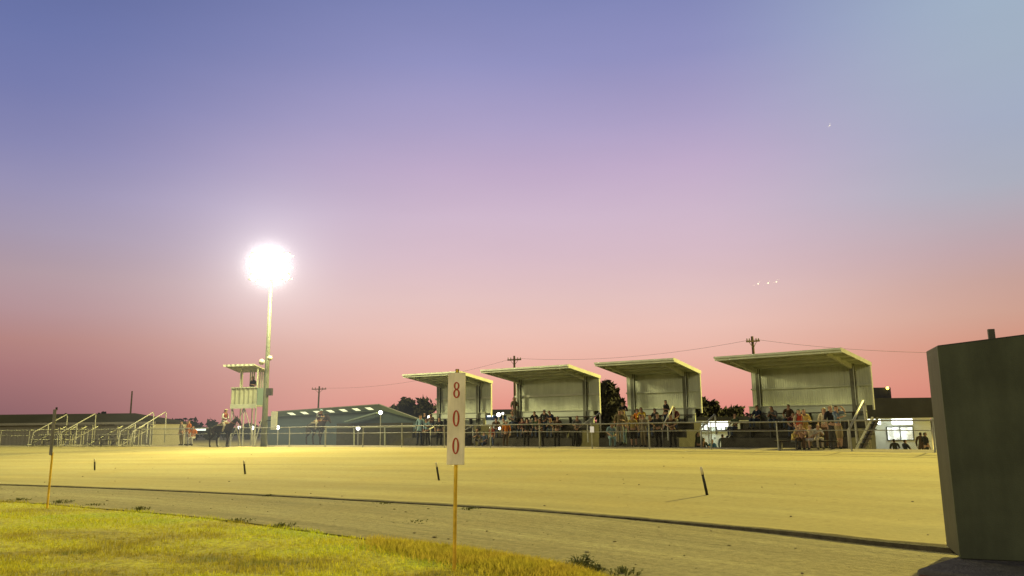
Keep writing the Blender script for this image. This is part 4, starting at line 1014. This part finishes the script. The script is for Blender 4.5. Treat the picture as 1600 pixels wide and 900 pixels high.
# -- gap in front of the kiosk
pf(1113, 47, 'sit', 'person in bright blue top seated in front of the lit kiosk', -10, top='blue', bottom='navy', dz=.15)
pf(1131.5, 48, 'stand', 'person in blue grey top standing before the lit kiosk, back turned', 170, top='bluegrey', bottom='denim', sleeves='shirt_long')
pf(1149, 44, 'stand2', 'big person in dark brown coat standing right of the kiosk doorway', 160, top='brown', bottom='charcoal', sleeves='shirt_long', scale=1.06)
pf(1157, 43, 'stand', 'person in charcoal coat standing close beside the dark brown coat', 40, top='charcoal', bottom='black', sleeves='shirt_long', scale=1.04)
pf(1168, 42, 'stand2', 'person with pale bag hand, in black top, right of the charcoal coat', 20, top='black', bottom='grey')
pf(1100, 46, 'sit', 'person in black top seated left of the blue top before the kiosk', 30, top='black', dz=.15)
pf(1092, 44, 'stand', 'person in dark green top standing left of the kiosk window, by the third grandstand', 30, top='green', bottom='black', scale=.95)
# -- third stand
seat(S3, td3, T3, .75, 1, 'stand2', 'person in black top standing at the left end of the third grandstand', 20, top='black', bottom='black')
seat(S3, td3, T3, 1.55, 1, 'sit', 'person in bright orange shirt seated on the third grandstand, left of the pair', -5, top='orange', bottom='navy', sleeves='shirt_long', head='brownhair')
seat(S3, td3, T3, 1.95, 1, 'sitlean', 'person in bright yellow shirt seated on the third grandstand, right of the pair', 12, top='gold', bottom='navy', sleeves='shirt_long', head='blonde')
seat(S3, td3, T3, 3.35, 1, 'stand2', 'person in black top standing tallest on the third grandstand, right half', -15, top='black', bottom='navy')
seat(S3, td3, T3, 2.75, 1, 'sit', 'person in charcoal top seated between the yellow shirt and the tall standing person', 0, top='charcoal')
seat(S3, td3, T3, 3.9, 1, 'sit', 'person in maroon top seated at the right end of the third grandstand', 8, top='maroon')
seat(S3, td3, T3, 2.3, 0, 'sit', 'person in brown top on the front bench of the third grandstand below the orange shirt', 5, top='brown', head='greyhair')
seat(S3, td3, T3, 3.0, 0, 'sitlean', 'person in navy top leaning forward on the front bench of the third grandstand', -10, top='navy')
pf(968, 38.5, 'stand2', 'person in khaki top standing at the foot of the third grandstand stairs', 30, top='khaki', bottom='cream', head='brownhair', dz=.15)
pf(974, 39.2, 'stand', 'person in tan top standing close behind the khaki top by the third grandstand stairs', -20, top='tan', bottom='lightblue', head='blonde', dz=.1)
pf(954, 39.6, 'sit', 'person in light blue top seated left of the khaki top by the fence', 10, top='lightblue', bottom='lightblue')
pf(991, 37, 'stand', 'woman with tan legs in dark shorts standing at the fence below the orange shirt', 15, top='yellow', bottom='black', legs='shorts', head='blonde', scale=.86)
pf(1006, 36.6, 'stand2', 'person in pale shirt standing at the fence right of the woman in shorts', -5, top='tan', bottom='khaki', head='blonde', scale=.86, sleeves='shirt_long')
pf(1030, 36.4, 'stand', 'person in charcoal top standing at the fence below the third grandstand, left of two', 0, top='charcoal', bottom='black', scale=.88)
pf(1052, 35.6, 'lean', 'person in brown top leaning on the fence below the third grandstand, right of two', 5, top='brown', bottom='black', scale=.9)
# -- second stand
seat(S2, td2, T2, .55, 2, 'stand2', 'person in tan top standing at the left end of the second grandstand', 60, top='tan', bottom='cream', head='brownhair')
seat(S2, td2, T2, 2.75, 1, 'sit', 'person in black top with pale face, leftmost of three seated on the second grandstand', 20, top='black')
seat(S2, td2, T2, 3.5, 1, 'sit', 'person in charcoal top and pale cap, middle of three seated on the second grandstand', 8, top='charcoal', hat=('cap', 'white'))
seat(S2, td2, T2, 4.2, 1, 'sitlean', 'person in navy top leaning forward, rightmost of three seated on the second grandstand', -6, top='navy')
seat(S2, td2, T2, 1.3, 1, 'sitlean', 'person in grey top hunched on the left part of the second grandstand', 0, top='grey')
for x, c, lb, po in ((.6, 'brown', 'person in brown top on the front bench of the second grandstand, leftmost', 'sit'), (1.5, 'charcoal', 'person in charcoal top on the front bench of the second grandstand, second from left', 'sitlean'),
                 (2.6, 'maroon', 'person in maroon top on the front bench of the second grandstand, centre', 'sit'), (3.6, 'green', 'person in green top on the front bench of the second grandstand, right of centre', 'sit'), (4.7, 'grey', 'person in grey top on the front bench of the second grandstand, rightmost', 'sitlean')):
    seat(S2, td2, T2, x, 0, po, lb, rnd.uniform(-15, 15), top=c)
for px, Y, c, po, lb in ((822, 43, 'black', 'stand', 'person in black top standing at the fence below the left column of the second grandstand'), (846, 42, 'charcoal', 'lean', 'person in charcoal top leaning on the fence below the second grandstand, left of centre'),
                     (870, 41.5, 'brown', 'stand2', 'person in brown top standing at the fence below the second grandstand centre'), (900, 40, 'grey', 'lean', 'person in grey top leaning on the fence below the right part of the second grandstand')):
    pf(px, Y, po, lb, rnd.uniform(-20, 20), top=c, bottom='black', scale=.92)
# -- between first and second
pf(789, 45.5, 'stand', 'person in orange top with white cap standing behind the fence left of the second grandstand', 10, top='orange', bottom='brown', hat=('cap', 'white'), scale=.95)
pf(769, 47, 'stand', 'person in dull red top standing behind the fence below the canteen lamp', -10, top='red', bottom='denim', scale=.88)
pf(758, 48, 'sit', 'person in denim seated behind the fence just right of the numbered sign', 0, top='denim')
pf(744, 46, 'sitlean', 'person in grey clothes crouched right beside the numbered sign board', 10, top='grey', bottom='grey')
# -- first stand
seat(S1, td1, T1, .5, 1, 'sit', 'person in black top seated at the left end of the farthest grandstand', 10, top='black')
seat(S1, td1, T1, 1.1, 1, 'sitlean', 'person in brown top seated second from left on the farthest grandstand', 0, top='brown')
pf(655, 44.5, 'stand', 'person in light blue shirt and dark trousers standing left of the farthest grandstand', 20, top='lightblue', bottom='navy', sleeves='shirt_long')
pf(669, 45, 'stand2', 'person in pale blue striped shirt standing right of the light blue shirt', -15, top='lightblue', bottom='charcoal', scale=.92)
pf(686, 46, 'stand', 'person in charcoal top standing behind the fence left of the numbered sign', 20, top='charcoal', bottom='black')
pf(661, 46.5, 'stand', 'person in black top between the two light blue shirts', 150, top='black', bottom='black', scale=.96)
# -- left
for px, Y, c, po, lb, sc in ((284, 51.5, 'cream', 'stand', 'person in cream top standing left of the orange tops behind the fence at left', .95), (291, 51, 'orange', 'stand2', 'person in orange top standing behind the fence left of the first horse', .92), (297, 52, 'tan', 'lean', 'person in tan top leaning on the fence between the orange tops at left', .92),
                         (302, 51, 'orange', 'sit', 'person in orange top seated close behind the first horse', 1.0)):
    pf(px, Y, po, lb, rnd.uniform(-20, 20), top=c, bottom='white' if c != 'cream' else 'tan', head='brownhair', scale=sc)
# judge in the tower
bpy.context.view_layer.update()
jt = bpy.data.objects['judges_tower']
person(jt.matrix_basis @ Vector((1.1, .55, zf + .1)), FACE, 'stand2', 'person in black standing in the judges tower', top='black', bottom='black', group=None, scale=1.0)
# people near office
pf(1446, 44, 'stand2', 'person in black top standing before the lit office window beside the cabinet', 140, top='black', bottom='charcoal')
pf(1438, 46, 'stand', 'person in brown coat standing left of the black top before the office window', 170, top='brown', bottom='brown', sleeves='shirt_long')
pf(1399, 47, 'sit', 'person in charcoal top seated left below the office window', 160, top='charcoal')
pf(1414, 47, 'sit', 'person in navy top seated right below the office window', 150, top='navy')

# ------------------------------------------------------------------ horses and riders
def horse_mesh():
    pts, ed, rad = [], [], []
    def V(p, r_, par=None):
        pts.append(p); rad.append(r_)
        if par is not None: ed.append((par, len(pts) - 1))
        return len(pts) - 1
    bar = V((0, .02, 1.2), (.29, .33)); loin = V((0, .36, 1.25), (.26, .3), bar); cro = V((0, .68, 1.24), (.25, .28), loin); dock = V((0, .92, 1.2), (.12, .14), cro)
    sh = V((0, -.42, 1.2), (.24, .33), bar); nb = V((0, -.68, 1.34), (.15, .24), sh); nm = V((0, -.92, 1.56), (.1, .16), nb); po = V((0, -1.12, 1.78), (.085, .11), nm)
    fa = V((0, -1.3, 1.64), (.085, .12), po); nz = V((0, -1.46, 1.44), (.058, .07), fa); mz = V((0, -1.53, 1.35), (.05, .055), nz)
    for s, dy in ((-1, .12), (1, -.16)):
        a = V((s * .15, .62, 1.0), .17, cro); b = V((s * .15, .45 + dy * .4, .84), .12, a); c = V((s * .14, .78 + dy, .52), .058, b); d = V((s * .14, .74 + dy * 1.2, .17), .042, c); V((s * .14, .68 + dy * 1.2, .05), .062, d)
    for s, dy in ((-1, -.14), (1, .16)):
        a = V((s * .14, -.46, .98), .14, sh); b = V((s * .14, -.42 + dy * .3, .78), .085, a); c = V((s * .13, -.46 + dy, .47), .052, b); d = V((s * .13, -.43 + dy * 1.3, .16), .04, c); V((s * .13, -.48 + dy * 1.3, .05), .058, d)
    me = skin_mesh('horse', pts, ed, rad, 2)
    bm = bmesh.new(); bm.from_mesh(me); ex = MB()
    for s in (-1, 1): ex.tube([(s * .06, -1.08, 1.84), (s * .075, -1.07, 1.92), (s * .07, -1.08, 1.99)], [.035, .03, .004], 6)
    o = [bm.verts.new(v) for v in ex.v]
    for f in ex.f: bm.faces.new([o[i] for i in f])
    bm.to_mesh(me); bm.free(); me.polygons.foreach_set('use_smooth', [True] * len(me.polygons)); return me
HORSEM = mat('bay_coat', (.012, .007, .005), .8, 0, .35, 3); HAIRM = mat('black_horsehair', (.012, .01, .01), .7)
LEATHER = mat('saddle_leather', (.16, .07, .03), .5)
HM = horse_mesh(); HM.materials.clear(); HM.materials.append(HORSEM)
def horse(px, Y, label, rz, sc, rpose, rider, zoff=0):
    p = spot(px, Y)
    h = bpy.data.objects.new('horse', HM); col.objects.link(h); h.location = (p.x, p.y, p.z + zoff); h.rotation_euler = (0, 0, rz); h.scale = (sc,) * 3
    tag(h, label, 'horse', 'ridden horses beside the track')
    MB().tube([(0, .93, 1.26), (0, 1.05, 1.22), (0, 1.1, .95), (0, 1.06, .6)], [.045, .08, .1, .03], 8).build('tail', HAIRM, h, True)
    mb = MB()
    for i in range(9):
        t = i / 8; y = -.62 - .5 * t; z = 1.56 + .33 * t; mb.box((.05, y, z - .1), (.05, .1, .24), Matrix.Rotation(R(-40), 3, 'X'))
    mb.build('mane', HAIRM, h)
    MB().ball((0, -.1, 1.5), .3, 12, (.82, .95, .26)).build('saddle', LEATHER, h, True)
    MB().bx(-.27, .27, -.36, .22, 1.36, 1.45).build('saddle_cloth', cm('cream'), h)
    br = MB(); br.tube([(.09, -1.4, 1.5), (.14, -1.0, 1.5), (.1, -.5, 1.68)], .012, 5); br.tube([(-.09, -1.4, 1.5), (-.14, -1.0, 1.5), (-.1, -.5, 1.68)], .012, 5)
    br.build('reins', LEATHER, h)
    bpy.context.view_layer.update()
    loc = h.matrix_basis @ Vector((0, -.06, 1.5))
    person(loc, rz, rpose, rider[0], scale=1.0, **rider[1])
horse(347, 45.3, 'dark bay horse facing right with a red vested rider, left of the judges tower', R(66), .92, 'ride',
      ('rider in white helmet and red vest with white sleeves on the bay horse', dict(top='white', bottom='cream', vest='red', hat=('helmet', 'cream'), sleeves='shirt_long', group=None)))
horse(494, 48.5, 'dark horse facing right with a stooping rider, in front of the teal shed', R(48), .98, 'ridelow',
      ('rider in pale helmet and dark red vest stooping forward on the dark horse', dict(top='grey', bottom='cream', vest='maroon', hat=('helmet', 'lightblue'), sleeves='shirt_long', group=None)))

# ------------------------------------------------------------------ birds, floodlight painted on them as a glow of the plumage
BIRDM = mat('glowing_feathers', (.8, .78, .72), .7, 0, .05, 10)
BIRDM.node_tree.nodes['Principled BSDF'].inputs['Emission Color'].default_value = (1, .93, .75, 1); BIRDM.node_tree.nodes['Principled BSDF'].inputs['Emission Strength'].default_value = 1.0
def bird(px, py, Y, sc, bank, label):
    p = at(px, py, Y)
    b = MB(); b.tube([(0, -.2, 0), (0, -.12, .01), (0, .02, .0), (0, .16, 0), (0, .26, 0)], [.01, .04, .055, .03, .008], 8)
    o = b.build('bird', BIRDM, loc=p, smoothed=True); o.scale = (sc,) * 3; o.rotation_euler = (R(10), R(bank), R(-25))
    tag(o, label, 'bird', 'white birds flying in the sky')
    for s in (-1, 1):
        MB().add([(s * .03, -.07, .02), (s * .22, -.1, .1), (s * .46, .0, .06), (s * .22, .05, .1), (s * .03, .09, .02)], [(0, 1, 2, 3, 4)]).build('wing', BIRDM, o)
bird(1184.5, 443.5, 38, .62, -30, 'white flying bird, leftmost of the three in a row above the nearest grandstand')
bird(1200, 442.5, 38, .62, -28, 'white flying bird, middle of the three in a row above the nearest grandstand')
bird(1213, 440.5, 38, .57, -34, 'white flying bird, rightmost of the three in a row above the nearest grandstand')
bird(1296.5, 196, 50, .4, -60, 'tiny white flying bird alone high in the right of the sky')

# ------------------------------------------------------------------ self-lit volumes painting glare around the floodlights and over the track
def painted_glow(name, loc, rad, k, a, c, label, squash=(1, 1, 1), core=0):
    b = MB().ball((0, 0, 0), 1, 24).build(name, None, loc=loc); b.scale = (rad * squash[0], rad * squash[1], rad * squash[2])
    m = bpy.data.materials.new(name + '_air'); m.use_nodes = True; n = m.node_tree.nodes; l = m.node_tree.links; n.clear()
    out = n.new('ShaderNodeOutputMaterial'); em = n.new('ShaderNodeEmission'); em.inputs['Color'].default_value = c
    tc = n.new('ShaderNodeTexCoord'); ln = n.new('ShaderNodeVectorMath'); ln.operation = 'LENGTH'; l.new(tc.outputs['Object'], ln.inputs[0])
    def M(op, a_, b_=None):
        q = n.new('ShaderNodeMath'); q.operation = op
        for i, v in enumerate((a_, b_)):
            if v is None: continue
            if isinstance(v, (int, float)): q.inputs[i].default_value = v
            else: l.new(v, q.inputs[i])
        return q.outputs[0]
    r_ = ln.outputs['Value']; rr = M('MULTIPLY', r_, rad)
    fall = M('DIVIDE', k, M('ADD', M('MULTIPLY', rr, rr), a * a))
    edge = M('POWER', M('MAXIMUM', M('SUBTRACT', 1, r_), 0), 1.4)
    if core: fall = M('ADD', fall, M('MULTIPLY', core, M('EXPONENT', M('MULTIPLY', M('POWER', M('DIVIDE', rr, 1.13), 2.6), -1.0))))
    l.new(M('MULTIPLY', fall, edge), em.inputs['Strength']); l.new(em.outputs[0], out.inputs['Volume'])
    m.cycles.volume_step_rate = 1.0; b.data.materials.append(m); tag(b, label, 'painted_glow', kind='stuff'); return b
painted_glow('painted_glow', LAMP_W + Vector((0, -.6, 0)), 22, .24, 1.1, (1, .98, .9, 1), 'painted glow volume standing for glare around the bank of floodlights', core=.7)
p = at(455, 672, 43)
painted_glow('dust_glow', p, 15, .5, 6.0, (.95, 1, .85, 1), 'thin glowing veil over the track, painting floodlit dusty air and glare', (1, .6, .35))  # veil emits by itself, painting lit dusty air and glare

# ------------------------------------------------------------------ lights
def spot_light(name, loc, tgt, power, c, size=R(150), blend=.5, soft=.6):
    d = bpy.data.lights.new(name, 'SPOT'); d.energy = power; d.color = c; d.spot_size = size; d.spot_blend = blend; d.shadow_soft_size = soft
    o = bpy.data.objects.new(name, d); col.objects.link(o); o.location = loc
    o.rotation_euler = (Vector(tgt) - Vector(loc)).to_track_quat('-Z', 'Y').to_euler(); return o
WARM = (1, .89, .45)
def point_light(name, loc, power, c, soft=.7):
    d = bpy.data.lights.new(name, 'POINT'); d.energy = power; d.color = c; d.shadow_soft_size = soft
    o = bpy.data.objects.new(name, d); col.objects.link(o); o.location = loc; return o
point_light('tower_floodlight', LAMP_W + Vector((1.3, -3.2, .3)), 12500, WARM, 1.8)
point_light('left_floodlight', (-64, 98, 25), 120000, (1, .9, .22), 3.5)
point_light('right_floodlight', (54, 66, 33), 430000, (1, .83, .2), .8)
point_light('infield_floodlight', (-25, -32, 18), 46000, (1, .88, .5), 2.5)

# ------------------------------------------------------------------ dusk sky
w = bpy.data.worlds.new('World'); scene.world = w; w.use_nodes = True
n = w.node_tree.nodes; l = w.node_tree.links; bg = n['Background']
tc = n.new('ShaderNodeTexCoord'); sp = n.new('ShaderNodeSeparateXYZ'); l.new(tc.outputs['Generated'], sp.inputs[0])
def WM(op, a_, b_=None):
    q = n.new('ShaderNodeMath'); q.operation = op
    for i, v in enumerate((a_, b_)):
        if v is None: continue
        if isinstance(v, (int, float)): q.inputs[i].default_value = v
        else: l.new(v, q.inputs[i])
    return q.outputs[0]
el = WM('MULTIPLY', WM('ARCSINE', sp.outputs[2]), 180 / math.pi / 60)     # 0..1 over 0..60 deg
az = WM('ARCTAN2', sp.outputs[0], sp.outputs[1])
def ramp(stops):
    c = n.new('ShaderNodeValToRGB'); e = c.color_ramp.elements
    for i, (d, rgb) in enumerate(stops):
        k = e[i] if i < 2 else e.new(d / 60)
        k.position = d / 60; k.color = lin(rgb)
    l.new(el, c.inputs['Fac']); return c.outputs['Color']
C_ = ramp([(0, (228, 126, 106)), (60, (24, 28, 48)), (1, (229, 139, 121)), (2.9, (236, 163, 142)), (5.3, (237, 182, 164)), (6.9, (237, 190, 177)), (9, (230, 192, 188)), (12.4, (217, 186, 199)), (15.2, (209, 183, 205)), (18.6, (193, 170, 203)), (21.8, (171, 158, 200)), (26.3, (142, 142, 194)), (30.6, (122, 129, 184)), (38, (86, 98, 158))])
L_ = ramp([(0, (132, 90, 97)), (60, (20, 26, 44)), (1.3, (146, 98, 102)), (3.6, (166, 111, 112)), (5.6, (181, 128, 123)), (7.6, (181, 143, 148)), (9.9, (177, 151, 161)), (12.5, (164, 150, 175)), (15.1, (150, 143, 181)), (18, (131, 131, 180)), (21.6, (112, 119, 175)), (25, (100, 112, 170)), (32, (80, 96, 154))])
Rr = ramp([(0, (206, 116, 98)), (60, (24, 30, 46)), (2.3, (213, 130, 106)), (4.4, (212, 140, 112)), (6.5, (206, 156, 136)), (8.6, (199, 158, 148)), (10.7, (191, 163, 168)), (14.7, (170, 174, 190)), (18.6, (161, 172, 196)), (22.6, (161, 177, 198)), (26.5, (157, 177, 199)), (32, (148, 171, 198))])
mr = n.new('ShaderNodeMapRange'); mr.interpolation_type = 'SMOOTHSTEP'; l.new(az, mr.inputs['Value']); mr.inputs['From Min'].default_value = R(12); mr.inputs['From Max'].default_value = R(37)
ml = n.new('ShaderNodeMapRange'); ml.interpolation_type = 'SMOOTHSTEP'; l.new(az, ml.inputs['Value']); ml.inputs['From Min'].default_value = R(-2); ml.inputs['From Max'].default_value = R(-36)
m1 = n.new('ShaderNodeMix'); m1.data_type = 'RGBA'; l.new(mr.outputs[0], m1.inputs['Factor']); l.new(C_, m1.inputs['A']); l.new(Rr, m1.inputs['B'])
m2 = n.new('ShaderNodeMix'); m2.data_type = 'RGBA'; l.new(ml.outputs[0], m2.inputs['Factor']); l.new(m1.outputs['Result'], m2.inputs['A']); l.new(L_, m2.inputs['B'])
ab = WM('ABSOLUTE', az); mb_ = n.new('ShaderNodeMapRange'); mb_.interpolation_type = 'SMOOTHSTEP'; l.new(ab, mb_.inputs['Value'])
mb_.inputs['From Min'].default_value = R(60); mb_.inputs['From Max'].default_value = R(130); mb_.inputs['To Min'].default_value = 1; mb_.inputs['To Max'].default_value = .3
sm_ = n.new('ShaderNodeMapping'); sm_.inputs['Scale'].default_value = (2.2, 2.2, 9); l.new(tc.outputs['Generated'], sm_.inputs['Vector'])
sn = n.new('ShaderNodeTexNoise'); sn.inputs['Scale'].default_value = 1.6; sn.inputs['Detail'].default_value = 4; l.new(sm_.outputs['Vector'], sn.inputs['Vector'])
sr = n.new('ShaderNodeMapRange'); sr.inputs['To Min'].default_value = .98; sr.inputs['To Max'].default_value = 1.015; sr.inputs['From Min'].default_value = .3; sr.inputs['From Max'].default_value = .7; l.new(sn.outputs['Fac'], sr.inputs['Value'])
sv_ = n.new('ShaderNodeVectorMath'); sv_.operation = 'SCALE'; l.new(m2.outputs['Result'], sv_.inputs[0]); l.new(sr.outputs[0], sv_.inputs['Scale'])
hs = n.new('ShaderNodeHueSaturation'); hs.inputs['Saturation'].default_value = .92; hs.inputs['Value'].default_value = .985; l.new(sv_.outputs['Vector'], hs.inputs['Color']); l.new(hs.outputs['Color'], bg.inputs['Color']); l.new(mb_.outputs[0], bg.inputs['Strength'])

# ------------------------------------------------------------------ render settings
scene.view_settings.view_transform = 'Standard'; scene.view_settings.look = 'None'; scene.view_settings.exposure = 0
scene.render.engine = 'CYCLES'
cy = scene.cycles; cy.use_denoising = True; cy.max_bounces = 6; cy.volume_bounces = 0; cy.transparent_max_bounces = 12
cy.sample_clamp_indirect = 4
